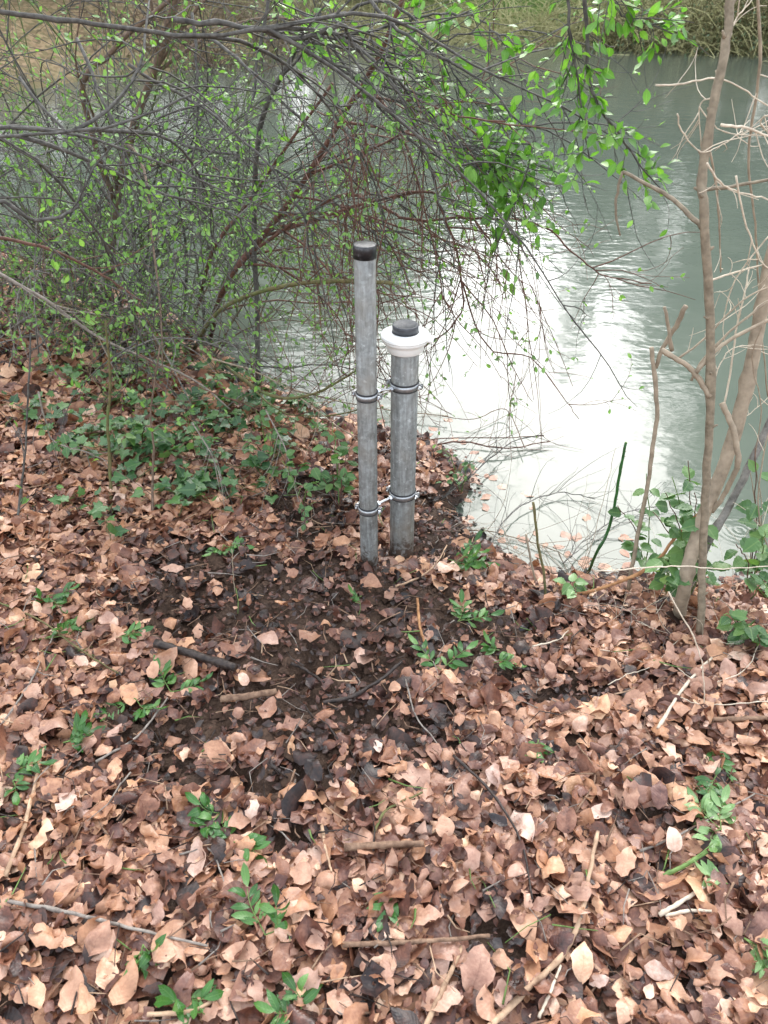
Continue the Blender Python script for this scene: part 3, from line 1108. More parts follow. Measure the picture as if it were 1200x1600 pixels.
def twigs_on(mb, fol, pts, r, n, Lr, level, leafp, leafs, droop=.8, sides=4, bias=(0, 0, 0), guard=True):
    """side shoots of one branch, recursive"""
    m = len(pts)
    for _ in range(n):
        f = R.uniform(.12, .98)
        i = min(int(f * (m - 1)), m - 2)
        t = f * (m - 1) - i
        p = pts[i] * (1 - t) + pts[i + 1] * t
        d = side_dir(pts[i + 1] - pts[i], R.uniform(.4, 1.1), bias)
        L = R.uniform(*Lr)
        k = 6
        q = grow(p, d, L, k, droop, .13)
        if guard and (not ok_xy(q[-1]) or not ok_xy(q[3])): continue
        if min(z[1] for z in q) < .9 or q[-1][2] < WATER_Z + .01: continue
        r0 = min(r * .6, .0008 + L * .004)
        mb.tube(q, taper(k + 1, r0, max(r0 * .35, .0006)), sides, cap=False)
        for j in range(1, k + 1):
            if R.random() < leafp:
                for _s in range(R.choice([1, 1, 2])):
                    fol.add(q[j], side_dir(q[j] - q[j - 1], R.uniform(.4, 1.1), (0, 0, -.15)), R.uniform(*leafs))
        if level > 0:
            twigs_on(mb, fol, q, r0, R.choice([1, 2, 2, 3]), (Lr[0] * .45, Lr[1] * .5), level - 1, leafp, leafs, droop, 3, bias, guard)


def shrub(name, label, base, canes, bark, leafmat, tw_n=12, tw_L=(.15, .55), leafp=.2, leafs=(.012, .026), group=None, cat='shrub', twig_mat=None, guard=True, level=1, leaf_parts=False, droop=.8, extra=()):
    t = thing(name, base, label, cat, group)
    tm = MB(); fol = Foliage()
    for ci, (pts, r0, r1, kind) in enumerate(canes):
        mb = MB(); mb.tube(pts, taper(len(pts), r0, r1, .06), 8)
        mb.build(kind, M[bark], t)
        twigs_on(tm, fol, pts, r0, tw_n // 2 if kind == 'trunk' else (tw_n if r0 > .0033 else tw_n // 3), tw_L, level, leafp, leafs, guard=guard, droop=droop)
    for (p, d, sz) in extra: fol.add(p, d, sz)
    if tm.v: tag(tm.build('twigs', M[twig_mat or bark], t), kind='stuff')
    if leaf_parts:
        order = sorted(range(len(fol.p)), key=lambda i: -fol.s[i])
        for a in ('p', 'd', 'n', 's'): setattr(fol, a, [getattr(fol, a)[i] for i in order])
        fol.parts('leaf', M[leafmat], t)
        rest = Foliage()
        for a in ('p', 'd', 'n', 's'): setattr(rest, a, getattr(fol, a)[300:])
        rest.build('foliage', M[leafmat], t)
    else:
        fol.build('foliage', M[leafmat], t)
    return t


def pl(pts, Y, sub=5, jit=.0012):
    """polyline of photo pixels at ground distances Y (number or one per point)"""
    ys = Y if hasattr(Y, '__len__') else [Y] * len(pts)
    return smoothpts([at(px, py, yy) for (px, py), yy in zip(pts, ys)], sub, jit)


def rooted(px, py, pts, Y, sub=5, jit=.0008):
    """polyline that starts on the ground under a pixel"""
    g = G(px, py); g = np.array([g[0], g[1], h1(g[0], g[1]) - .03])
    ys = Y if hasattr(Y, '__len__') else [Y] * len(pts)
    return smoothpts([g] + [at(a, b, yy) for (a, b), yy in zip(pts, ys)], sub, jit), g


def shore_base(px, py):
    g = G(px, py)
    return np.array([g[0], g[1], h1(g[0], g[1]) - .03])


# 1 brown-trunked shrub
c1, b1 = rooted(165, 500, [(170, 420), (185, 300), (212, 190), (255, 70), (285, -60)], [3.6, 3.55, 3.5, 3.4, 3.3])
c1b = smoothpts([c1[9], at(130, 150, 3.4), at(165, 90, 3.3), at(240, 20, 3.2), at(300, -40, 3.1)], 5, .003)
canes = [(c1, .022, .013, 'trunk'), (c1b, .013, .007, 'branch')]
for k in range(7):
    q = grow(c1[R.randrange(8, 22)], (R.uniform(-.3, 1), R.uniform(-.7, .3), R.uniform(.1, .9)), R.uniform(.8, 1.5), 14, .9, .07)
    canes.append((q, .007, .002, 'branch'))
shrub('brown_shrub', 'shrub with the thickest brown trunk, left in the thicket', b1, canes, 'bark_brown', 'leaf_thicket', 12, twig_mat='bark_dark', leafp=.42, leafs=(.012, .029))

# 2 red-stemmed shrub leaning right
c2, b2 = rooted(325, 520, [(350, 450), (410, 370), (470, 290), (530, 190), (590, 90), (640, -30)], [3.1, 3.05, 3.0, 2.95, 2.9, 2.85, ])
c2b, _ = rooted(300, 505, [(330, 400), (370, 340), (410, 285), (440, 240), (520, 130)], [3.2, 3.15, 3.1, 3.05, 3.0])
c2c = smoothpts([c2[8], at(520, 310, 2.9), at(600, 325, 2.75), at(650, 345, 2.65), at(760, 340, 2.6), at(850, 355, 2.55), at(900, 400, 2.5), at(945, 430, 2.5), at(1018, 443, 2.5)], 5, .003)
c2d = smoothpts([c2[10], at(640, 300, 2.7), at(690, 330, 2.6), at(722, 440, 2.5), at(715, 500, 2.45), at(660, 545, 2.4)], 5, .002)
c2e = smoothpts([at(722, 440, 2.5), at(760, 540, 2.45), at(830, 560, 2.45), at(880, 620, 2.4), at(905, 655, 2.4)], 5, .002)
c2f = smoothpts([at(722, 440, 2.5), at(770, 500, 2.45), at(800, 570, 2.4), at(832, 628, 2.35)], 5, .002)
canes = [(c2, .013, .007, 'branch'), (c2b, .009, .005, 'branch'), (c2c, .0065, .0016, 'branch'), (c2d, .005, .002, 'branch'), (c2e, .003, .001, 'branch'), (c2f, .0026, .001, 'branch')]
for k in range(34):
    x0, y0 = R.uniform(470, 800), R.uniform(160, 350); x1 = x0 + R.uniform(-40, 170)
    canes.append((pl([(x0, y0), (.6 * x0 + .4 * x1 + R.uniform(-10, 30), y0 + R.uniform(50, 120)), (x1, R.uniform(430, 640))], [R.uniform(2.5, 2.8), R.uniform(2.4, 2.6), R.uniform(2.25, 2.45)], 5, .003), R.uniform(.0018, .0032), .0009, 'branch'))
for k in range(13):
    q = grow(c2[R.randrange(3, 24)], (R.uniform(.1, 1), R.uniform(-.6, .4), R.uniform(-.2, .5)), R.uniform(.5, 1.1), 12, .9, .08)
    if ok_xy(q[-1]) and q[-1][2] > WATER_Z + .03: canes.append((q, .005, .0015, 'branch'))
shrub('red_stemmed_shrub', 'shrub with reddish stems leaning right over the water', b2, canes, 'bark_red', 'leaf_thicket', 11, (.12, .42), leafp=.14, leafs=(.011, .024), twig_mat='bark_red')

# 3 olive branch that ends cut beside the slim pipe
c3, b3 = rooted(300, 540, [(340, 488), (420, 452), (500, 440), (560, 440), (613, 443)], [2.75, 2.55, 2.4, 2.3, 2.22])
c3b, _ = rooted(330, 545, [(390, 600), (440, 622), (490, 615), (530, 595), (560, 577)], [2.6, 2.45, 2.35, 2.3, 2.25])
c3c, _ = rooted(340, 540, [(420, 630), (480, 650), (560, 640), (610, 600), (680, 520)], [2.6, 2.5, 2.4, 2.3, 2.3])
shrub('olive_shrub', 'low shrub with mossy olive branch reaching right behind the slim pipe', b3, [(c3, .0085, .0055, 'branch'), (c3b, .007, .003, 'branch'), (c3c, .004, .0015, 'branch')], 'bark_olive', 'leaf_thicket', 14, (.1, .4), .16, (.012, .024), twig_mat='bark_red')

# 4 dark shrub coming in from the left, close to the camera
gb = np.array([-1.75, 2.0, h1(-1.75, 2.0) - .03])
L1 = smoothpts([gb, gb + (0, .05, .7), at(-180, -20, 1.9), at(0, 17, 1.9), at(150, 38, 1.95), at(300, 55, 2.05), at(420, 45, 2.1), at(540, 20, 2.2)], 5, .0015)
L2 = smoothpts([gb, gb + (.05, .05, .5), at(-120, 230, 1.85), at(0, 212, 1.85), at(140, 203, 1.9), at(220, 183, 1.95), at(300, 148, 2.0)], 5, .0015)
L3 = smoothpts([at(270, 30, 2.05), at(380, 42, 2.1), at(470, 62, 2.15), at(530, 38, 2.2), at(560, 80, 2.25), at(600, 112, 2.3), at(660, 150, 2.35)], 5, .003)
L4 = smoothpts([gb, gb + (.1, .05, .3), at(-60, 350, 1.8), at(60, 345, 1.85), at(110, 330, 1.9), at(130, 300, 1.95)], 5, .003)
canes = [(L1, .0068, .004, 'branch'), (L2, .0045, .0025, 'branch'), (L3, .006, .003, 'branch'), (L4, .006, .003, 'branch')]
for k in range(10):
    src = [L1, L2][k % 2]
    q = grow(src[R.randrange(10, len(src) - 2)], (R.uniform(.2, 1), R.uniform(.1, .8), R.uniform(-.5, .4)), R.uniform(.6, 1.2), 12, .9, .08)
    canes.append((q, .005, .0015, 'branch'))
shrub('dark_shrub', 'dark grey barked shrub reaching in across the top left corner', gb, canes, 'bark_dark', 'leaf_thicket', 14, (.12, .5), .25, (.012, .026))

# 5 arching dark-stemmed shrub, the main tangle
gb = shore_base(215, 515)
canes = []
arch = [[(270, 222), (390, 250), (480, 292), (560, 345), (620, 400), (690, 450)], [(265, 240), (330, 300), (430, 330), (540, 350), (600, 375)],
        [(330, 60), (400, 120), (480, 200), (560, 290), (640, 330), (700, 420)], [(470, 20), (560, 75), (640, 150), (720, 230), (790, 290)],
        [(520, 30), (600, 110), (640, 180), (670, 260), (690, 330), (710, 420)], [(200, 100), (320, 170), (420, 260), (500, 380), (560, 480)],
        [(120, 60), (180, 200), (240, 330), (290, 450)], [(300, 20), (310, 140), (300, 280), (330, 400)], [(420, -10), (400, 120), (370, 260), (390, 420)],
        [(30, 120), (140, 260), (230, 420), (280, 520)], [(560, -20), (640, 60), (740, 120), (830, 210), (832, 230)]]
for a in arch:
    y0 = R.uniform(2.5, 3.1)
    pts = smoothpts([at(px, py, y0 - .05 * i + R.uniform(-.08, .08)) for i, (px, py) in enumerate(a)], 5, .004)
    canes.append((pts, R.uniform(.0035, .006), .0018, 'branch'))
for k in range(30):
    p0 = gb + np.array([R.uniform(-1.1, .35), R.uniform(-.25, .6), 0])
    p0[2] = h1(p0[0], p0[1]) - .02
    q = grow(p0, (R.uniform(-.2, .65), R.uniform(-.45, .15), 1.0), R.uniform(1.2, 2.5), 20, R.uniform(.35, .8), .06)
    if all(ok_xy(z) for z in q) and q[-1][2] > 0: canes.append((q, R.uniform(.004, .0075), .0018, 'branch'))
shrub('arching_shrub', 'tangled shrub of thin dark arching stems beside the water', gb, canes, 'bark_dark', 'leaf_thicket', 14, (.15, .6), .32, (.012, .029))

# 6 green-stemmed shrub behind
gb = shore_base(255, 500)
canes = []
for k in range(22):
    p0 = gb + np.array([R.uniform(-.5, .4), R.uniform(-.2, .5), 0]); p0[2] = h1(p0[0], p0[1]) - .02
    q = grow(p0, (R.uniform(-.1, .75), R.uniform(-.3, .2), 1.0), R.uniform(1.2, 2.2), 18, R.uniform(.3, .7), .05)
    if all(ok_xy(z) for z in q) and q[-1][2] > 0: canes.append((q, R.uniform(.0035, .006), .0016, 'branch'))
shrub('green_stemmed_shrub', 'shrub with slender green stems in the middle of the thicket', gb, canes, 'bark_green', 'leaf_thicket', 13, (.15, .5), .42, (.013, .030))

# 7 leafy shrub whose bright sprays hang over the pond
gb = np.array([-.55, 3.05, 0]); gb[2] = h1(gb[0], gb[1]) - .03
sp = [[(470, 60), (560, 60), (640, 90), (700, 60), (770, 50), (810, 70)], [(560, 120), (640, 150), (700, 200), (760, 240), (830, 270)], [(600, 150), (680, 190), (740, 240), (790, 290), (815, 310)],
      [(610, 40), (690, 20), (750, 30), (790, 70), (830, 150)], [(560, 10), (640, 25), (700, 100), (745, 160), (790, 175)], [(620, 200), (690, 250), (740, 255), (800, 250), (845, 245)],
      [(640, 100), (690, 170), (700, 240), (740, 300), (780, 345)]]
stem = smoothpts([gb, at(400, 250, 3.0), at(450, 100, 2.9), at(500, 20, 2.8)], 5, .003)
canes = [(stem, .011, .007, 'branch')]
for a in sp:
    pts = smoothpts([stem[R.randrange(9, 15)]] + [at(px, py, 2.7 - .06 * i) for i, (px, py) in enumerate(a)], 5, .004)
    canes.append((pts, .0045, .0014, 'branch'))
for k in range(7):
    pts = smoothpts([at(700 + R.uniform(-20, 20), 215 + R.uniform(-20, 20), 2.45), at(760 + R.uniform(-20, 10), 250 + R.uniform(-20, 20), 2.4), at(R.uniform(775, 850), R.uniform(240, 320), 2.35)], 5, .003)
    canes.append((pts, .0025, .001, 'branch'))
spray = []
for k in range(110):
    c_ = at(790 + R.gauss(0, 28), 268 + R.gauss(0, 24), 2.37 + R.gauss(0, .04))
    spray.append((c_, np.array([R.gauss(.5, .6), R.gauss(-.2, .5), R.gauss(-.6, .4)]), R.uniform(.028, .045)))
shrub('leafy_shrub', 'leafy shrub with bright green sprays hanging over the pond', gb, canes, 'bark_dark', 'leaf_spring', 18, (.08, .26), .45, (.028, .052), leaf_parts=True, level=0, droop=1.2, extra=spray)

# low grey twiggy shrubs over the leaves at left
for (bx, by, lab, mk, n) in ((60, 560, 'grey twiggy shrub over the leaves near the left edge', 'bark_grey', 24), (150, 540, 'dense low twiggy shrub before the brown trunk', 'bark_dark', 26), (270, 560, 'low twiggy shrub between the ivy and the water', 'bark_brown', 14), (-80, 470, 'grey shrub standing just past the left edge', 'bark_grey', 20), (30, 480, 'grey brown twiggy shrub behind the left edge leaves', 'bark_brown', 24)):
    gb = shore_base(bx, by)
    canes = []
    for k in range(n):
        p0 = gb + np.array([R.uniform(-.35, .35), R.uniform(-.2, .3), 0]); p0[2] = h1(p0[0], p0[1]) - .02
        q = grow(p0, (R.uniform(-.8, 1.2), R.uniform(-.5, .4), R.uniform(.5, 1.2)), R.uniform(.5, 1.5), 14, R.uniform(.7, 1.8), .09)
        for z in q: z[2] = max(z[2], h1(z[0], z[1]) + .01) if z is not q[0] else z[2]
        if all(ok_xy(z) for z in q): canes.append((q, R.uniform(.0025, .0045), .0012, 'branch'))
    shrub('twiggy_shrub', lab, gb, canes, mk, 'leaf_thicket', 14, (.1, .4), .34, (.012, .029))

# 8 small upright saplings among the leaves on the left
for (bx, by, pts, Yt, lab, mk, r) in ((20, 860, [(30, 790), (38, 720), (45, 600), (48, 520)], 1.95, 'thin dark sapling standing nearest the left edge', 'bark_dark', .0045),
                                      (172, 798, [(172, 740), (168, 660), (172, 600), (165, 500)], 2.12, 'greenish sapling stem standing among the ivy', 'bark_olive', .006),
                                      (237, 822, [(238, 760), (240, 700), (236, 640), (250, 540)], 2.07, 'slim brown sapling stem right of the greenish one', 'bark_brown', .0045)):
    pts_, g = rooted(bx, by, pts, [Yt + .02 * i for i in range(4)])
    shrub('sapling', lab, g, [(pts_, r, r * .5, 'trunk')], mk, 'leaf_thicket', 16, (.08, .25), .25, (.015, .03), cat='sapling', level=0)

# low bare twigs lying through the undergrowth at left
lowtw = [([(-20, 418), (70, 468), (160, 530), (300, 592), (360, 640)], [2.4, 2.45, 2.5, 2.6, 2.6], 'stick_grey', .006, 'long grey branch slanting down through the thicket at left'),
         ([(60, 612), (72, 660), (85, 690), (130, 705), (172, 722)], [2.2] * 5, 'stick_grey', .003, 'crooked pale twig low at the left'),
         ([(210, 550), (300, 600), (400, 640), (470, 690)], [2.55, 2.45, 2.4, 2.3], 'bark_red', .003, 'thin reddish twig slanting over the ivy'),
         ([(300, 660), (330, 710), (360, 780), (370, 800)], [2.2, 2.15, 2.1, 2.1], 'stick_grey', .0022, 'short grey twig standing right of the ivy'),
         ([(415, 640), (445, 700), (460, 760), (478, 830)], [2.3, 2.2, 2.1, 2.0], 'stick_grey', .0024, 'thin bent twig left of the slim pipe'),
         ([(-10, 370), (80, 390), (160, 430), (220, 470)], [2.1, 2.15, 2.2, 2.2], 'bark_red', .005, 'reddish bare branch crossing the left edge'),
         ([(330, 560), (420, 590), (520, 660), (560, 690)], [2.6, 2.5, 2.35, 2.3], 'bark_tan', .003, 'tan stem arching toward the slim pipe')]
for pts, Y, mk, r, lab in lowtw:
    q = pl(pts, Y); e = q[-1]
    t = thing('bare_branch', (q[0][0], q[0][1], h1(q[0][0], q[0][1])), lab, 'branch', 'bare branches in the undergrowth')
    MB().tube(q, taper(len(q), r, r * .5, .06), 7).build('stem', M[mk], t)
    tm = MB(); fo = Foliage()
    twigs_on(tm, fo, q, r, 9, (.08, .3), 0, .05, (.015, .025), guard=False)
    if tm.v: tag(tm.build('twigs', M[mk], t), kind='stuff')
    fo.build('foliage', M['leaf_thicket'], t)

# dead branches lying half in the water along the bank
def wl(px, py, up): return atz(px, py, WATER_Z + up)


drown = [([(655, 700, .06), (720, 690, .05), (790, 700, .03), (860, 690, .02)], .004, 'bark_red', 'reddish branch lying in the water behind the wide pipe'),
         ([(690, 780, .06), (740, 740, .05), (800, 690, .03), (850, 680, .04)], .0032, 'bark_dark', 'dark dead branch reaching out from the muddy corner'),
         ([(760, 860, .05), (800, 800, .03), (870, 770, .02), (930, 780, .01)], .003, 'bark_grey', 'grey dead branch half sunk before the cut stalks'),
         ([(430, 600, .05), (500, 620, .04), (600, 640, .03), (700, 650, .03)], .004, 'bark_tan', 'tan dead branch lying along the water edge behind the pipes'),
         ([(350, 560, .06), (430, 575, .05), (520, 570, .06), (620, 600, .04)], .0045, 'bark_dark', 'dark dead branch in the water below the olive shrub'),
         ([(880, 880, .04), (920, 840, .03), (980, 800, .02), (1040, 790, .02)], .0026, 'bark_grey', 'grey twig in the water beside the green cane'),
         ([(700, 830, .05), (760, 830, .02), (840, 850, .015), (890, 870, .02)], .0026, 'bark_tan', 'tan twig half sunk right of the wide pipe foot')]
for pts, r, mk, lab in drown:
    q = smoothpts([wl(*p) for p in pts], 5, .002)
    t = thing('drowned_branch', q[0], lab, 'branch', 'dead branches in the water')
    MB().tube(q, taper(len(q), r, r * .5, .08), 6).build('stem', M[mk], t)
    tm = MB()
    for k in range(26):
        i = R.randrange(0, len(q) - 1)
        w_ = grow(q[i], side_dir(q[i + 1] - q[i], R.uniform(.4, 1.2), (0, 0, .15)), R.uniform(.08, .34), 6, .35, .12)
        for z in w_: z[2] = max(z[2], WATER_Z + .003)
        tm.tube(w_, taper(7, R.uniform(.0008, .0017), .0005), 3, cap=False)
    tag(tm.build('twigs', M[mk], t), kind='stuff')

# ------------------------------------------------------------------ branch hanging in from above
t = thing('hanging_branch', at(905, -120, 2.05), 'dark leafy branch hanging down from above over open water', 'branch')
O1 = pl([(884, -120), (887, 0), (891, 60), (903, 125), (911, 190), (921, 248)], 2.05)
O2 = pl([(905, -120), (913, 0), (917, 60), (920, 125), (940, 172), (975, 220), (1005, 265), (1040, 300)], 2.05)
O3 = pl([(905, -120), (940, -30), (965, 15), (985, 30), (1030, 42), (1055, 55)], 2.0)
fo = Foliage(); tm = MB()
for q, r in ((O1, .0042), (O2, .0055), (O3, .003)):
    MB().tube(q, taper(len(q), r, .0015, .05), 7).build('branch', M['bark_dark'], t)
    twigs_on(tm, fo, q, r, 24, (.05, .16), 0, .45, (.026, .043), guard=False, droop=1.5)
    for k in range(2, len(q), 2):
        if R.random() < .55: fo.add(q[k], side_dir(q[k] - q[k - 1], R.uniform(.5, 1.2), (0, 0, -.4)), R.uniform(.024, .04))
tag(tm.build('twigs', M['bark_dark'], t), kind='stuff')
fo.parts('leaf', M['leaf_spring'], t)

# ------------------------------------------------------------------ right bank: sapling, trunks, dead stalks
def stems(name, label, cat, base, parts, group=None):
    t = thing(name, base, label, cat, group)
    out = []
    for (q, r0, r1, mk, pn) in parts:
        out.append(MB().tube(q, taper(len(q), r0, r1, .05), 9 if r0 > .006 else 6).build(pn, M[mk], t))
    return t


def ycurve(n, a, b): return list(np.linspace(a, b, n))


tr, g = rooted(1096, 1000, [(1095, 960), (1098, 880), (1102, 780), (1110, 640), (1110, 500), (1100, 330), (1097, 285), (1112, 180), (1132, 80), (1142, -10), (1150, -120)], ycurve(11, 1.5, 1.78))
br = smoothpts([at(1098, 357, 1.66), at(1062, 320, 1.72), at(1030, 298, 1.76), at(973, 268, 1.8)], 5, .0006)
br2 = smoothpts([at(973, 268, 1.8), at(963, 310, 1.8), at(963, 340, 1.8), at(969, 368, 1.8)], 4, .001)
br3 = smoothpts([at(1097, 297, 1.68), at(1150, 290, 1.7), at(1200, 280, 1.72), at(1260, 262, 1.74)], 5, .0006)
br4 = smoothpts([at(1110, 620, 1.58), at(1092, 592, 1.6), at(1075, 572, 1.61), at(1034, 546, 1.63)], 5, .001)
br5 = smoothpts([at(1088, 582, 1.6), at(1120, 545, 1.62), at(1160, 520, 1.64), at(1240, 480, 1.66)], 5, .001)
sap = stems('sapling', 'tall straight brown sapling on the right with a broken side branch', 'sapling', g,
      [(tr, .0100, .0086, 'bark_sapling', 'trunk'), (br, .0055, .0035, 'bark_sapling', 'branch'), (br2, .0035, .002, 'bark_sapling', 'branch'), (br3, .004, .0025, 'bark_sapling', 'branch'),
       (br4, .0070, .0055, 'bark_tan', 'branch'), (br5, .0052, .004, 'bark_tan', 'branch')])

for k in range(4, len(tr) - 1, 3):
    d = side_dir(tr[k + 1] - tr[k], R.uniform(.7, 1.2))
    MB().tube([tr[k] + d * .004, tr[k] + d * .013, tr[k] + d * R.uniform(.016, .024)], [.0052, .0036, .0018], 6).build('knot', M['bark_sapling'], sap)
tr, g = rooted(1062, 965, [(1070, 915), (1082, 860), (1100, 805), (1128, 735), (1155, 650), (1176, 560), (1190, 480), (1215, 360), (1250, 200)], ycurve(9, 1.56, 1.85))
cv = smoothpts([at(1128, 630, 1.66), at(1142, 662, 1.64), at(1152, 700, 1.62), at(1151, 732, 1.61), at(1130, 775, 1.62), at(1112, 800, 1.63)], 5, .001)
stems('leaning_trunk', 'thick tan trunk leaning right behind the tall sapling', 'tree', g, [(tr, .0180, .0160, 'bark_tan', 'trunk'), (cv, .0075, .006, 'bark_tan', 'branch')])

tr, g = rooted(1075, 930, [(1105, 850), (1140, 790), (1175, 720), (1205, 655), (1250, 560)], ycurve(5, 1.66, 1.8))
stems('grey_stem', 'smooth grey stem slanting right behind the tan trunk', 'tree', g, [(tr, .011, .009, 'bark_grey', 'trunk')])

tr, g = rooted(980, 930, [(985, 900), (996, 840), (1010, 770), (1020, 700), (1027, 645), (1023, 590), (1018, 543)], ycurve(7, 1.73, 1.78))
f1 = smoothpts([at(1024, 575, 1.78), at(1035, 545, 1.78), at(1055, 510, 1.77), at(1072, 478, 1.76)], 4, .001)
f2 = smoothpts([at(1050, 548, 1.74), at(1046, 520, 1.74), at(1038, 480, 1.74)], 4, .001)
stems('dead_stalk', 'pale brown dead stalk with snapped splintered top at the water edge', 'stalk', g, [(tr, .0060, .0054, 'bark_tan', 'stem'), (f1, .005, .0062, 'bark_tan', 'branch'), (f2, .005, .004, 'bark_tan', 'branch')])

tr, g = rooted(915, 900, [(930, 868), (950, 830), (962, 780), (970, 730), (978, 692)], ycurve(5, 1.86, 1.9))
gc = stems('green_cane', 'thick dark green cut cane curving up from the water edge', 'cane', g, [(tr, .0050, .0040, 'cane_green', 'stem')])
th = MB()
for k in range(3, len(tr) - 1):
    d = side_dir(tr[k + 1] - tr[k], 1.2)
    th.tube([tr[k], tr[k] + d * .009], [.0018, .0003], 4)
tag(th.build('thorns', M['stick_brown'], gc), kind='stuff')
MB().tube([tr[-1], tr[-1] + (tr[-1] - tr[-2]) / np.linalg.norm(tr[-1] - tr[-2]) * .002], .0036, 8).build('cut_end', M['stem_green'], gc)
tr, g = rooted(856, 945, [(850, 900), (841, 850), (833, 785)], ycurve(3, 1.72, 1.75))
stems('cut_stalk', 'taller of two thin olive cut stalks beside the water', 'stalk', g, [(tr, .0038, .0036, 'bark_olive', 'stem')])
tr, g = rooted(840, 925, [(836, 905), (828, 870), (822, 835)], ycurve(3, 1.77, 1.79))
stems('cut_stalk', 'shorter of two thin olive cut stalks beside the water', 'stalk', g, [(tr, .0032, .003, 'bark_tan', 'stem')])
q = smoothpts([G(872, 912, .03), G(893, 930, .025), at(960, 912, 1.68), at(1020, 882, 1.68), at(1062, 832, 1.7), at(1105, 790, 1.72)], 5, .001)
stems('snapped_stem', 'orange brown snapped stem bent at an elbow near the bank', 'stick', q[0], [(q, .0058, .0042, 'stick_orange', 'stem')])

# pale bare tangle at the right edge
gb = G(1190, 960); gb = np.array([gb[0] + .06, gb[1], h1(gb[0], gb[1]) - .02])
pale = [([(1025, 133), (1060, 132), (1117, 123), (1150, 133), (1197, 163), (1260, 200)], .0028, 'dead_pale'), ([(1180, -60), (1187, 100), (1175, 190), (1170, 260), (1180, 350), (1185, 440), (1190, 520), (1200, 620)], .0042, 'bark_tan'),
        ([(1112, 152), (1093, 167), (1095, 230)], .0022, 'dead_pale'), ([(1093, 167), (1120, 200), (1150, 210), (1170, 205), (1230, 170)], .0018, 'dead_pale'), ([(1058, 178), (1065, 205), (1095, 237), (1130, 225), (1160, 205)], .0020, 'dead_pale'),
        ([(1105, 255), (1125, 285), (1155, 300), (1200, 312), (1250, 340)], .0028, 'dead_pale'), ([(1108, 232), (1120, 300), (1125, 370), (1126, 425)], .0034, 'bark_tan'),
        ([(1150, 275), (1160, 330), (1180, 390), (1195, 415), (1230, 440)], .0026, 'dead_pale'), ([(1205, 365), (1160, 420), (1140, 460), (1130, 500)], .0026, 'dead_pale'), ([(1127, 195), (1165, 200), (1200, 213), (1260, 240)], .0042, 'dead_pale'),
        ([(1105, 440), (1150, 425), (1200, 413), (1260, 400)], .0034, 'dead_pale'), ([(1140, 60), (1150, 30), (1175, 0), (1200, -40)], .0024, 'dead_pale'), ([(1200, 180), (1191, 185), (1192, 200), (1230, 230)], .0024, 'dead_pale'),
        ([(1080, 595), (1100, 560), (1150, 510), (1200, 470), (1240, 430)], .0048, 'bark_tan'), ([(1060, 560), (1100, 530), (1160, 470), (1220, 440)], .0036, 'bark_tan'), ([(1130, 640), (1140, 590), (1150, 520), (1165, 450), (1170, 420)], .0036, 'dead_pale'),
        ([(1110, 610), (1130, 560), (1160, 540), (1220, 560)], .0018, 'dead_pale'), ([(1195, 500), (1175, 560), (1190, 640), (1180, 720), (1190, 800), (1180, 900)], .0020, 'bark_tan'), ([(1150, 660), (1180, 640), (1220, 600)], .0016, 'dead_pale'),
        ([(1210, 880), (1185, 800), (1195, 700), (1215, 640)], .0026, 'bark_tan'), ([(1180, 945), (1172, 880), (1180, 800), (1170, 720)], .0024, 'bark_tan')]
t = thing('bare_shrub', gb, 'bare shrub of pale crooked dead twigs at the right edge', 'shrub')
tm = MB()
for pts, r, mk in pale:
    yb = R.uniform(1.55, 1.8)
    q = pl(pts, [yb + .02 * i for i in range(len(pts))], 5, .0007)
    MB().tube(q, taper(len(q), r * .75, r * .45, .08), 6).build('branch', M[mk], t)
    fo = Foliage(); twigs_on(tm, fo, q, r, 4, (.04, .14), 0, 0, (.01, .02), guard=False, droop=0)
tag(tm.build('twigs', M['dead_pale'], t), kind='stuff')
q = smoothpts([gb, gb + (.08, .0, .3), gb + (.16, .1, .7), at(1290, 300, 1.65), at(1285, -60, 1.7)], 5, .003)
MB().tube(q, taper(len(q), .008, .005), 7).build('branch', M['bark_tan'], t)

# ------------------------------------------------------------------ leafy ground plants
def shape_leaf(kind, rg):
    """flat-ish outline leaves as a fan: ivy (lobed), bramble (toothed ovate)"""
    if kind == 'ivy':
        outl = [(0, 0), (.16, -.10), (.42, -.02), (.34, .22), (.50, .40), (.26, .52), (.14, .74), (0, 1.0)]
    elif kind == 'bramble':
        outl = [(0, 0), (.18, .03), (.30, .16), (.35, .24), (.34, .33), (.39, .40), (.34, .50), (.33, .60), (.24, .70), (.19, .82), (.07, .91), (0, 1.02)]
    else:
        outl = [(0, 0), (.2, .05), (.36, .22), (.4, .42), (.33, .66), (.18, .85), (0, .98)]
    pts = [(x, y) for x, y in outl] + [(-x, y) for x, y in reversed(outl[1:-1])]
    cup = rg.uniform(-.25, .35); bend = rg.uniform(-.5, .1)
    def zz(x, y): return cup * x * x * 2 + abs(x) * .22 + bend * y * y * .4 + .02 * rg.standard_normal()
    V = [(0, .3, zz(0, .3)), (0, .62, zz(0, .62))] + [(x * rg.uniform(.93, 1.07), y, zz(x, y)) for x, y in pts]
    n = len(pts)
    F = []
    for i in range(n):
        j = (i + 1) % n
        ym = .5 * (pts[i][1] + pts[j][1])
        F.append(((0 if ym < .46 else 1), 2 + i, 2 + j))
    k = [i for i in range(n)]
    # bridge between the two midrib points
    half = len(outl)
    ri = min(range(half), key=lambda i: abs(outl[i][1] - .46)); 
    up = [i for i in range(half - 1) if .5 * (pts[i][1] + pts[i + 1][1]) >= .46]
    a = up[0]
    F.append((0, 2 + a, 1)); b = (n - a) % n
    F.append((1, 2 + b, 0))
    UV = [(.5 + x, y) for x, y, z in V]
    return V, F, UV


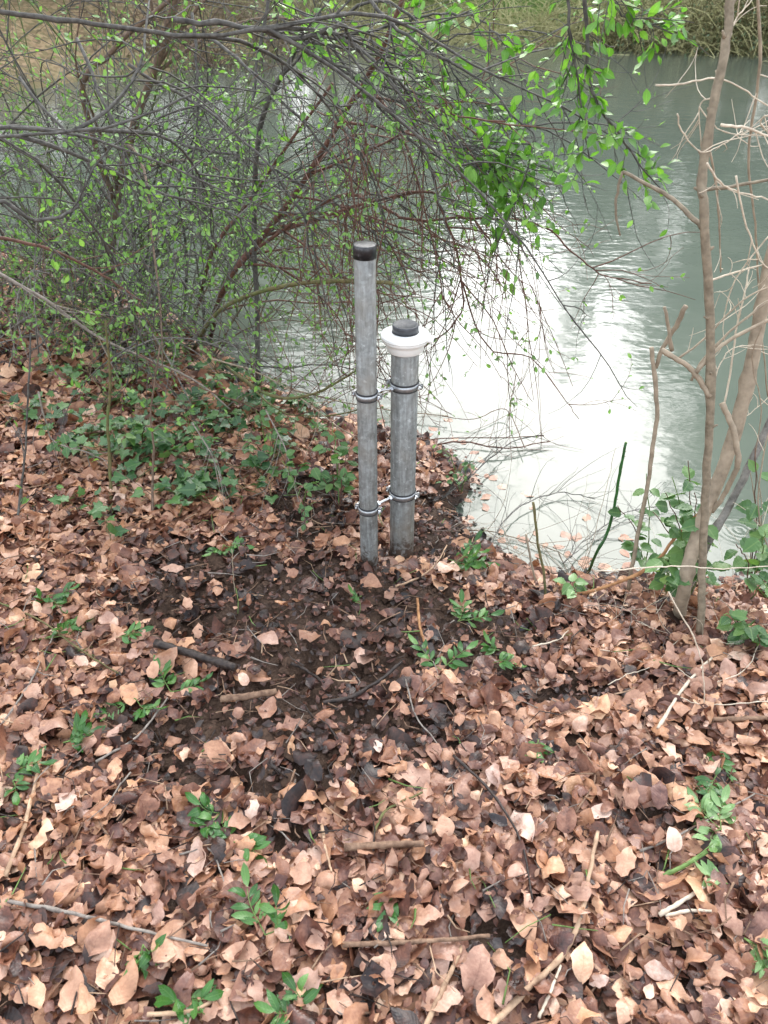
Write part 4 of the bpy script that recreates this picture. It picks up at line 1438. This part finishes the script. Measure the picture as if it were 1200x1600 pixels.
def leaf_meshes(name, kind, material, n=6):
    out = []
    for _ in range(n):
        V, F, UV = shape_leaf(kind, rng)
        me = bpy.data.meshes.new(name)
        me.from_pydata(V, [], F)
        me.polygons.foreach_set('use_smooth', [True] * len(F))
        uvl = me.uv_layers.new(name='UVMap')
        for lp in me.loops: uvl.data[lp.index].uv = UV[lp.vertex_index]
        me.materials.append(material); me.update()
        out.append(me)
    return out


IVY = leaf_meshes('leaf', 'ivy', M['leaf_ivy'], 8)
BRM = leaf_meshes('leaf', 'bramble', M['leaf_bramble'], 8)
BRM_P = leaf_meshes('leaf', 'bramble', M['leaf_pale'], 4)
LANCE = [leaf_variant(6, 3, rng, rng.uniform(.32, .48), 1.2, .6, wave=.025, tip=rng.uniform(.8, 1.1), pw=.9) for _ in range(10)]
PRV = [variant_mesh('leaf', v, M['leaf_privet'], .5) for v in LANCE]
PRV_P = [variant_mesh('leaf', v, M['leaf_pale'], .5) for v in LANCE]


def leaf_frame(d, tilt=.35):
    nn = np.array([[R.gauss(0, tilt), R.gauss(0, tilt) - .15, 1.0]])
    return frame_mats(np.array([d], float), nn)[0]


def ivy(px, py, n, spread, label):
    g = G(px, py, .0); t = thing('ivy_plant', (g[0], g[1], h1(g[0], g[1])), label, 'ivy', 'ivy plants in the leaf litter')
    vine = MB()
    for r_ in range(max(2, n // 3)):
        a = R.uniform(0, 6.28)
        pts = []
        p = np.array([g[0], g[1]])
        for k in range(7):
            pts.append(np.array([p[0], p[1], max(h1(p[0], p[1]), WATER_Z) + .028 + .012 * R.random()]))
            p = p + np.array([math.cos(a), math.sin(a)]) * spread / 6; a += R.gauss(0, .4)
        vine.tube(pts, taper(7, .0018, .001), 5)
        for k in range(7):
            d = np.array([R.gauss(0, 1), R.gauss(0, 1) - .4, R.gauss(.25, .2)])
            st = pts[k] + d / np.linalg.norm(d) * .018 + np.array([0, 0, R.uniform(.008, .045)])
            vine.tube([pts[k], st], .0008, 3)
            place('leaf', IVY[R.randrange(8)], t, st, leaf_frame(d, .45), R.uniform(.024, .056))
    vine.build('vine', M['bark_green'], t)


for a in ((270, 715, 26, .30, 'largest ivy patch spreading behind the greenish sapling'), (340, 680, 24, .28, 'dense ivy below the red stemmed shrub'), (400, 640, 20, .25, 'ivy trailing along the water edge behind the pipes'),
          (215, 690, 18, .25, 'ivy around the foot of the greenish sapling'), (300, 640, 22, .30, 'dark ivy deep under the thicket'), (110, 720, 10, .22, 'sparse ivy left of the sapling stems'),
          (330, 760, 18, .22, 'ivy leaves at the front edge of the patch'), (400, 740, 14, .2, 'ivy between the patch and the slim pipe'), (180, 810, 8, .14, 'small ivy runner in front of the sapling stems'),
          (440, 690, 14, .2, 'ivy nearest the slim pipe'), (250, 600, 20, .35, 'ivy under the arching stems'), (130, 610, 12, .3, 'ivy leaves far back at the left'), (60, 660, 12, .25, 'ivy nearest the left edge'), (190, 640, 16, .28, 'ivy behind the sapling stems'), (370, 600, 16, .25, 'ivy at the shore under the red stems'), (460, 650, 14, .2, 'ivy on the bank edge behind the slim pipe'), (280, 790, 10, .18, 'few ivy leaves before the slim brown sapling')):
    ivy(*a)


def bramble(px, py, tips, label, size=(.035, .055), pale=.0):
    """canes rooted at a pixel, leaves in threes along them; tips: (px,py,Y)"""
    g = G(px, py); b0 = np.array([g[0], g[1], h1(g[0], g[1]) - .01])
    t = thing('bramble', b0, label, 'bramble', 'brambles')
    for (tx, ty, tY) in tips:
        e = at(tx, ty, tY); m = .5 * (b0 + e) + np.array([0, 0, .05])
        q = smoothpts([b0, m, e], 6, .002)
        MB().tube(q, taper(len(q), .0022, .0012), 5).build('cane', M['stem_green' if R.random() < .5 else 'bark_red'], t)
        for k in range(4, len(q), 3):
            for da in (-.9, 0, .9):
                a = R.uniform(0, 6.28) + da
                d = np.array([math.cos(a), math.sin(a) * .6 - .3, R.gauss(-.1, .25)])
                ms = BRM_P if R.random() < pale else BRM
                place('leaf', ms[R.randrange(len(ms))], t, q[k] + d * .01, leaf_frame(d, .4), R.uniform(*size))


bramble(1075, 935, [(1040, 770, 1.7), (1060, 830, 1.65), (1100, 800, 1.6), (1075, 720, 1.75), (1110, 880, 1.55), (1050, 745, 1.72), (1085, 770, 1.66), (1020, 800, 1.74)], 'green leaved bramble climbing round the foot of the sapling')
bramble(1170, 940, [(1185, 760, 1.6), (1150, 850, 1.55), (1195, 830, 1.5), (1180, 700, 1.65), (1200, 920, 1.45)], 'bramble at the right edge behind the bare twigs')
bramble(1010, 900, [(965, 790, 1.85), (985, 850, 1.8), (1010, 740, 1.85), (1050, 870, 1.7)], 'sparse bramble beside the green cane', (.03, .045))
bramble(530, 800, [(505, 690, 2.1), (540, 740, 2.05), (520, 660, 2.2), (550, 690, 2.2), (480, 720, 2.1)], 'bramble growing just left of the slim pipe', (.026, .045))
bramble(470, 790, [(480, 830, 1.92), (440, 720, 2.1), (500, 760, 2.0)], 'low bramble shoots between ivy and slim pipe', (.018, .03))
bramble(880, 925, [(900, 930, 1.66)], 'pale green leafed plant below the orange elbow stem', (.03, .045), .9)
bramble(1040, 930, [(1040, 900, 1.55), (1035, 870, 1.6)], 'drooping grey green leaves in front of the tan trunk', (.04, .06), .35)
bramble(1150, 1010, [(1130, 960, 1.45), (1170, 985, 1.42), (1190, 1010, 1.4)], 'green leaves low beside the sapling foot', (.03, .05))
bramble(310, 720, [(290, 650, 2.3), (330, 690, 2.2), (280, 700, 2.2)], 'bramble shoots rising out of the ivy patch', (.02, .036))
bramble(420, 720, [(400, 640, 2.35), (440, 670, 2.25), (380, 700, 2.2), (450, 720, 2.1)], 'bramble between the ivy and the slim pipe', (.02, .036))
bramble(220, 700, [(200, 660, 2.2), (190, 690, 2.1), (240, 670, 2.2)], 'bramble with broad leaves beside the greenish sapling', (.03, .05))
bramble(90, 720, [(70, 660, 2.1), (110, 700, 2.05)], 'small bramble left of the sapling stems', (.025, .04))
bramble(720, 770, [(690, 700, 2.3), (740, 720, 2.3), (690, 760, 2.2)], 'small green shoots right of the wide pipe', (.014, .024))


def sprig(px, py, nst, L, label, pale=False, size=(.026, .046), lean=None, upz=.6):
    g = G(px, py, .02); b0 = np.array([g[0], g[1], h1(g[0], g[1]) + .008])
    t = thing('evergreen_sprig', b0, label, 'sprig', 'green sprigs in the leaf litter')
    ms = PRV_P if pale else PRV
    for s in range(nst):
        a = R.uniform(0, 6.28)
        d = np.array([math.cos(a), math.sin(a), upz * R.uniform(.5, 1.4)]) if lean is None else np.array([lean[0] + R.gauss(0, .35), lean[1] + R.gauss(0, .35), upz])
        q = grow(b0, d, L * R.uniform(.7, 1.1), 6, 2.5, .12)
        for z in q: z[2] = max(z[2], h1(z[0], z[1]) + .030)
        MB().tube(q, taper(7, .0014, .0007), 5).build('stem', M['stem_green'], t)
        for k in (2, 3, 4, 5):
            dd = q[k] - q[k - 1]
            side = np.cross(dd, [0, 0, 1]); side /= max(np.linalg.norm(side), 1e-6)
            fw = dd / max(np.linalg.norm(dd), 1e-6)
            for sg in (-1, 1):
                v = fw * .7 + side * sg + np.array([0, 0, R.gauss(.1, .2)])
                place('leaf', ms[R.randrange(len(ms))], t, q[k], leaf_frame(v, .3), R.uniform(*size))
        place('leaf', ms[0], t, q[-1], leaf_frame(q[-1] - q[-2], .3), size[1])


for a in ((182, 1000, 1, .08, 'small privet sprig beside the dark wet stick, left end'), (212, 1095, 2, .10, 'privet sprig in the leaf gap left of centre'), (268, 1085, 2, .10, 'right hand privet sprig of the left pair'),
          (12, 1215, 3, .08, 'glossy green sprig at the left edge, low in the leaves'), (100, 1165, 3, .06, 'pale tipped sprig near the left edge'), (350, 855, 2, .07, 'seedling by the upright pale dry stalk'),
          (715, 975, 2, .10, 'thin sprig right of the wide pipe foot'), (690, 1052, 2, .12, 'trailing sprig across the leaves right of centre'), (770, 1040, 1, .05, 'three leaved seedling right of the trailing sprig'),
          (1118, 1215, 2, .09, 'sprig with dark green leaves at the right'), (75, 935, 3, .07, 'leafy seedling low at the left, behind the green twig'), (95, 985, 2, .07, 'seedling just in front of the green twig at left'),
          (225, 1480, 2, .05, 'dark green sprig below the grey twig at bottom left'), (345, 1275, 2, .07, 'grass like seedling left of centre'), (365, 1320, 2, .06, 'second seedling below the grass like one'),
          (415, 1465, 2, .09, 'tall sprig clump at bottom left of centre'), (290, 1558, 2, .05, 'round leaved seedling at the bottom edge'), (470, 1585, 2, .06, 'sprig at the bottom edge left of the tan stick'),
          (620, 1400, 1, .05, 'lone tiny seedling in the bottom centre'), (565, 935, 1, .04, 'tiny seedling in bare soil before the pipes'), (1105, 1165, 1, .07, 'small sprig above the dark green right hand one'),
          (780, 1020, 1, .05, 'seedling on the soil right of the curved pale twig'), (840, 1160, 1, .03, 'tiny green seedling among the right hand leaves')):
    sprig(*a)
sprig(700, 878, 6, .12, 'dense glossy green sprig right of the wide pipe foot', size=(.03, .046), lean=(.8, -.15), upz=.35)
sprig(1125, 1300, 3, .08, 'pale green sprig at the right, middle height', True)
sprig(1160, 1470, 3, .09, 'pale green sprig near the bottom right corner', True, (.025, .042))
sprig(1135, 1385, 1, .04, 'single pale seedling above the bottom right sprig', True)
sprig(255, 520, 5, .16, 'pale green leafy shoot at the water edge in the thicket', True, (.02, .035), upz=1.6)

# ------------------------------------------------------------------ sticks and stalks on the leaves
sticks = [([(758, 1612), (820, 1550), (880, 1490), (908, 1430), (920, 1370), (936, 1288)], .0056, .0036, 'stick_pale', 'long pale peeled stick curving up from the bottom edge'),
          ([(535, 1476), (640, 1472), (765, 1462)], .0048, .0034, 'stick_brown', 'straight brown stick lying level near the bottom centre'),
          ([(662, 1612), (690, 1550), (722, 1478)], .0048, .0036, 'stick_pale', 'tan stick crossing the bottom edge right of centre'),
          ([(-10, 1404), (100, 1424), (200, 1449), (325, 1478)], .0042, .0022, 'stick_grey', 'long grey twig at the bottom left'),
          ([(8, 1370), (38, 1290), (52, 1235), (68, 1170)], .0048, .003, 'stick_pale', 'pale upright leaning stick at the left edge'),
          ([(243, 1005), (300, 1022), (368, 1043)], .0115, .0095, 'stick_wet', 'thick dark wet stick on bare soil'),
          ([(345, 1092), (385, 1088), (432, 1080)], .0085, .0075, 'stick_brown', 'short stout brown stick below the dark wet one'),
          ([(455, 1036), (480, 1048), (506, 1066)], .0042, .0035, 'stick_wet', 'short dark twig in the middle of the soil'),
          ([(505, 1098), (550, 1088), (595, 1062), (628, 1033)], .0055, .004, 'stick_wet', 'curved dark stick right of the short dark twig'),
          ([(618, 916), (655, 902), (682, 880), (698, 852)], .0032, .0018, 'stick_pale', 'pale curved twig beside the wide pipe foot'),
          ([(708, 1180), (768, 1238), (812, 1310), (832, 1405)], .0034, .002, 'stick_wet', 'long thin dark twig right of the bottom centre'),
          ([(634, 1062), (650, 1118), (692, 1172)], .0022, .0015, 'stick_grey', 'thin grey twig in the centre of the leaves'),
          ([(652, 935), (656, 980), (668, 1015)], .004, .003, 'stick_orange', 'short orange splinter on the soil before the wide pipe'),
          ([(0, 1135), (45, 1070), (75, 1010), (100, 960)], .0026, .0016, 'stick_grey', 'thin grey twig lying along the left edge'),
          ([(-5, 940), (60, 968), (130, 1018), (185, 1052)], .0030, .0018, 'bark_olive', 'greenish twig slanting down from the left edge'),
          ([(150, 1190), (215, 1150), (262, 1090)], .0030, .0018, 'stick_grey', 'grey twig under the privet sprigs'),
          ([(538, 1324), (600, 1320), (662, 1318)], .0075, .006, 'stick_brown', 'strip of brown bark in the bottom centre'),
          ([(503, 1290), (510, 1330), (518, 1362)], .0034, .0018, 'stick_pale', 'short pale twig left of the bark strip'),
          ([(1030, 1430), (1070, 1405), (1112, 1378)], .0045, .003, 'dead_pale', 'upper of two pale sticks at the lower right'),
          ([(1040, 1432), (1080, 1423), (1112, 1424)], .0035, .003, 'dead_pale', 'lower of two pale sticks at the lower right'),
          ([(842, 1590), (860, 1550), (876, 1508)], .003, .002, 'dead_pale', 'thin white twig beside the long pale stick'),
          ([(1110, 1124), (1160, 1123), (1215, 1120)], .0055, .0048, 'stick_brown', 'brown stick entering from the right edge'),
          ([(1028, 1138), (1070, 1072), (1112, 1028)], .0040, .0032, 'dead_pale', 'straight pale stick below the sapling foot'),
          ([(1036, 1368), (1070, 1352), (1104, 1330)], .0042, .0042, 'stem_green', 'short green twig among leaves at the lower right'),
          ([(900, 1270), (930, 1210), (900, 1160)], .0026, .0018, 'stick_brown', 'bent brown twig among the right hand leaves'),
          ([(585, 1300), (605, 1265), (660, 1238)], .003, .002, 'bark_olive', 'yellow green bent twig above the bark strip'),
          ([(280, 1335), (330, 1330), (360, 1410)], .0022, .0014, 'stick_grey', 'thin crooked twig in the lower left leaves'),
          ([(1000, 1330), (1070, 1300), (1180, 1240)], .0026, .0016, 'stick_grey', 'thin grey twig slanting in the right hand leaves'),
          ([(230, 1585), (300, 1580), (345, 1555)], .0042, .0034, 'stick_pale', 'pale stick at the bottom left edge')]
for pts, r0, r1, mk, lab in sticks:
    lift = .030 + r0
    soft = [G(px, py, lift) for px, py in pts]
    q = smoothpts(soft, 7, .0006)
    for z in q: z[2] = max(z[2], h1(z[0], z[1]) + .026 + r0 * .5)
    o = MB().tube(q, taper(len(q), r0, r1, .09), 10).build('stick', M[mk])
    tag(o, lab, 'stick', 'sticks lying on the leaves')

stalks = [([(368, 935), (365, 900), (362, 858)], .0018, 'bark_tan', 'thin pale dry stalk standing upright on the soil'),
          ([(930, 893), (1000, 888), (1060, 884), (1130, 889), (1210, 884)], .0022, 'dead_pale', 'pale dry stem lying level in front of the saplings'),
          ([(1045, 925), (1088, 1005), (1099, 1060), (1101, 1106)], .0018, 'dead_pale', 'pale stem hanging down before the sapling foot'),
          ([(1186, 1005), (1165, 1045), (1120, 1066), (1085, 1062), (1058, 1042)], .0016, 'dead_pale', 'pale looping stem at the right'),
          ([(1215, 1094), (1130, 1101), (1085, 1098), (1050, 1085)], .0016, 'dead_pale', 'pale stem lying level at the right edge'),
          ([(950, 1070), (985, 1052), (1020, 1040), (1060, 1000)], .0014, 'dead_pale', 'fine pale stem on the leaves left of the sapling'),
          ([(905, 1010), (960, 1020), (1010, 1036)], .0014, 'dead_pale', 'fine pale stem below the pale green plant'),
          ([(832, 1010), (870, 1000), (888, 985)], .0026, 'dead_pale', 'short pale stalk on the soil by the cut stalks'),
          ([(905, 900), (925, 850), (945, 770), (962, 700)], .0012, 'dead_pale', 'fine white stem rising beside the green cane'),
          ([(1140, 1010), (1180, 980), (1215, 975)], .0016, 'bark_tan', 'thin tan stem near the right edge'),
          ([(820, 700), (790, 640), (740, 655), (690, 650)], .0022, 'bark_red', 'reddish twig floating at the water edge behind the wide pipe'),
          ([(620, 690), (700, 685), (780, 684), (850, 681)], .0028, 'bark_red', 'reddish twig lying on the water right of the wide pipe')]
for pts, r, mk, lab in stalks:
    q = []
    for i, (px, py) in enumerate(pts):
        g = G(px, py, .035)
        q.append(g)
    if 'upright' in lab or 'rising' in lab or 'hanging' in lab:
        Y0 = G(*pts[0])[1] if 'hanging' not in lab else G(*pts[-1], .02)[1]
        q = [at(px, py, Y0) for px, py in pts]
        if 'hanging' not in lab: q[0][2] = h1(q[0][0], q[0][1]) - .01
    elif 'in front of the saplings' in lab:
        q = [at(px, py, 1.5) for px, py in pts]
    o = MB().tube(smoothpts(q, 6, .001), taper((len(q) - 1) * 6 + 1, r, r * .6, .06), 6).build('dry_stalk', M[mk])
    tag(o, lab, 'stalk', 'dry stalks near the bank')

for px, py, n, L, lab in ((905, 905, 26, .22, 'dry grass tuft at the foot of the green cane'), (1010, 920, 24, .20, 'dry grass tuft between dead stalk and tan trunk'), (1165, 930, 30, .26, 'dry grass tuft at the right edge of the bank'), (1130, 1000, 18, .2, 'dry grass tuft beside the sapling foot'), (800, 880, 18, .18, 'thin dry grass at the muddy corner right of the pipes'), (960, 970, 16, .16, 'dry grass tuft below the snapped stem'), (720, 740, 16, .18, 'dry grass on the muddy edge behind the wide pipe')):
    g = G(px, py); b0 = np.array([g[0], g[1], h1(g[0], g[1])])
    t = thing('dry_grass_tuft', b0, lab, 'grass', 'dry grass tufts on the bank')
    mb = MB()
    for k in range(n):
        p0 = b0 + np.array([R.gauss(0, .06), R.gauss(0, .04), 0]); p0[2] = h1(p0[0], p0[1]) - .005
        q = grow(p0, (R.gauss(0, .9), R.gauss(0, .7), R.uniform(.3, 1.1)), L * R.uniform(.5, 1.3), 7, R.uniform(1, 5), .1)
        mb.tube(q, taper(8, R.uniform(.0006, .0013), .0004), 3, cap=False)
    tag(mb.build('blades', M['dead_pale' if 'cane' not in lab else 'bark_tan'], t), kind='stuff')

# clods and a stone
for px, py, s, lab in ((175, 1125, .045, 'large dark clod of soil left of the privet sprigs'), (690, 1075, .022, 'round dark clod right of centre'), (440, 1262, .04, 'flat soil clod in the lower left centre'), (340, 880, .04, 'dark clod by the upright dry stalk')):
    p = G(px, py, .01)
    mb = MB()
    mb.lathe([(.0001, -.6)] + [(math.sin(a), -math.cos(a) * .6) for a in np.linspace(.3, 2.85, 9)] + [(.0001, .6)], (0, 0, 0), 18)
    jx = [R.uniform(0, 50) for _ in range(3)]
    vv = []
    for v in mb.v:
        v = np.array(v)
        k = 1 + .5 * float(vnoise(np.array([v[0] * 2.2 + jx[0] + v[2]]), np.array([v[1] * 2.2 + jx[1]]), 31)[0]) + .4 * float(vnoise(np.array([v[0] * 6 + jx[0]]), np.array([v[1] * 6 + v[2] * 4]), 32)[0])
        vv.append(tuple(np.array([p[0], p[1], h1(p[0], p[1]) + s * .30]) + v * s * k * (1, 1, .8)))
    mb.v = vv
    tag(mb.build('soil_clod', M['clod']), lab, 'clod', 'clods of soil')

# ------------------------------------------------------------------ far bank: brush, trees
def far_bush(px, Y, w, hgt_, n, mk, label, leaf=None, seed=0):
    x0 = at(px, 60, Y)[0]
    b0 = np.array([x0, Y, h1(x0, Y)])
    t = thing('bank_bush', b0, label, 'bush', 'bushes along the far bank')
    mb = MB(); fo = Foliage()
    for k in range(int(n * 1.5)):
        p0 = b0 + np.array([R.gauss(0, w * .5), R.gauss(0, .5), -.02]); p0[2] = h1(p0[0], p0[1]) - .05
        q = grow(p0, (R.gauss(0, .6), R.gauss(-.35, .4), 1), R.uniform(.6, 1.3) * hgt_, 6, R.uniform(.6, 2.0), .12)
        mb.tube(q, taper(7, R.uniform(.006, .014), .004), 3, cap=False)
        if leaf:
            for j in range(2, 7):
                if R.random() < .6: fo.add(q[j] + rng.normal(0, .06, 3), rng.normal(0, 1, 3), R.uniform(.04, .09))
    tag(mb.build('stems', M[mk], t), kind='stuff')
    if leaf: fo.build('foliage', M[leaf], t)


far_bush(560, 19.6, 1.3, 1.6, 170, 'reed', 'tan dry brush on the far bank behind the leafy sprays', 'far_olive')
far_bush(700, 20.2, 1.2, 1.5, 170, 'reed', 'dry reedy brush on the far bank left of the lawn gap')
far_bush(820, 20.6, 1.2, 1.2, 190, 'reed', 'pale dry brush on the far bank below the lawn')
far_bush(930, 19.8, 1.3, 1.6, 200, 'reed', 'tan brush on the far bank behind the hanging branch', 'far_olive')
far_bush(1010, 18.9, 1.3, 1.8, 220, 'bark_olive', 'olive brush overhanging the far waterline', 'far_green')
far_bush(1085, 18.7, 1.3, 1.9, 230, 'reed', 'pale stemmed bush overhanging the far waterline at right', 'far_olive')
far_bush(1165, 18.6, 1.4, 2.0, 230, 'bark_olive', 'green leafed bush on the far bank at the right edge', 'far_green')
far_bush(1290, 18.4, 1.6, 2.0, 160, 'bark_olive', 'bush on the far bank just outside the right edge', 'far_green')
far_bush(430, 18.6, 1.4, 1.6, 150, 'bark_tan', 'brush on the far bank seen through the thicket', 'far_olive')
far_bush(300, 16.0, 1.5, 1.4, 150, 'bark_brown', 'brown brush on the far bank at the upper left', 'far_olive')


def far_tree(x, Y, H, cw, label, leaf, n, group='tall trees round the pond'):
    b0 = np.array([x, Y, h1(x, Y) - .1])
    t = thing('bank_tree', b0, label, 'tree', group)
    tr = smoothpts([b0, b0 + (R.gauss(0, .1), R.gauss(0, .1), H * .3), b0 + (R.gauss(0, .3), R.gauss(0, .2), H * .65), b0 + (R.gauss(0, .4), 0, H)], 4, .01)
    MB().tube(tr, taper(len(tr), .02 * H + .03, .02), 8).build('trunk', M['bark_brown'], t)
    lm = MB(); fo = Foliage()
    for k in range(42):
        i = R.randrange(3, len(tr) - 1) if k > 14 else R.randrange(2, 4)
        q = grow(tr[i], (R.gauss(0, 1), R.gauss(0, 1), R.uniform(.1, 1)), R.uniform(.35, 1.0) * cw, 6, .1, .1)
        lm.tube(q, taper(7, .05, .012), 4, cap=False)
        for _ in range(n // 34):
            j = R.randrange(2, 7)
            fo.add(q[j] + rng.normal(0, .45, 3) * (1, 1, .9), rng.normal(0, 1, 3), R.uniform(.28, .58))
    lm.build('limbs', M['bark_brown'], t)
    fo.build('crown', M[leaf], t, FARV)


trees = [(-10.5, 17.0, 8, 3.0, 'far_olive', 'olive crowned tree beyond the upper left corner'), (-8.2, 19.0, 8, 3.0, 'far_green', 'dark green tree mirrored behind the thicket'),
         (-6.4, 20.4, 7.6, 2.8, 'far_olive', 'olive tree behind the brown upper left brush'), (-4.6, 21.2, 7.6, 2.6, 'far_olive', 'olive tree behind the brush seen through the thicket'), (-2.9, 21.8, 7.8, 2.4, 'far_olive', 'olive tree right of the brush seen through the thicket'),
         (-1.3, 22.2, 7.2, 2.2, 'far_green', 'green tree behind the tan far brush'), (.2, 22.6, 6.4, 1.9, 'far_olive', 'slim tree at the left side of the lawn gap'), (1.6, 24.4, 4.6, 1.5, 'far_olive', 'low tree in the lawn gap, leftmost'),
         (2.9, 24.6, 4.0, 1.4, 'far_green', 'low tree in the lawn gap, second from left'), (4.3, 24.8, 3.8, 1.4, 'far_olive', 'low tree in the lawn gap, middle one'), (5.7, 24.4, 4.2, 1.4, 'far_green', 'low tree in the lawn gap, second from right'), (7.3, 23.4, 5.2, 1.6, 'far_green', 'low tree in the lawn gap, rightmost'),
         (6.3, 23.8, 9.0, .8, 'far_green', 'slim tall tree mirrored in the middle of the bright water'), (9.0, 22.4, 8.5, 2.0, 'far_green', 'grey brown trunk on the far bank behind the tall sapling top'), (10.2, 21.4, 10.5, 2.2, 'far_green', 'dark green tree mirrored right of the bright water'),
         (11.5, 20.8, 12.5, 2.6, 'far_green', 'dark green tree behind the pale far bush'), (12.9, 19.4, 12.5, 2.8, 'far_green', 'tall dark green tree beyond the right edge'), (14.0, 18.6, 13, 3.4, 'far_green', 'second dark green tree beyond the right edge'), (16.2, 17.0, 13, 3.4, 'far_green', 'farthest right dark green tree round the pond'),
         (-8.4, 12.0, 8.0, 2.8, 'far_olive', 'tree on the near left shore behind the thicket')]
for (x_, y_, H, cw, lf, lab) in trees:
    far_tree(x_, y_, H, cw, lab, lf, (350 if 5 < x_ < 7 else 2700 if x_ < 10.5 else 3800) if H > 8.2 else 2000)
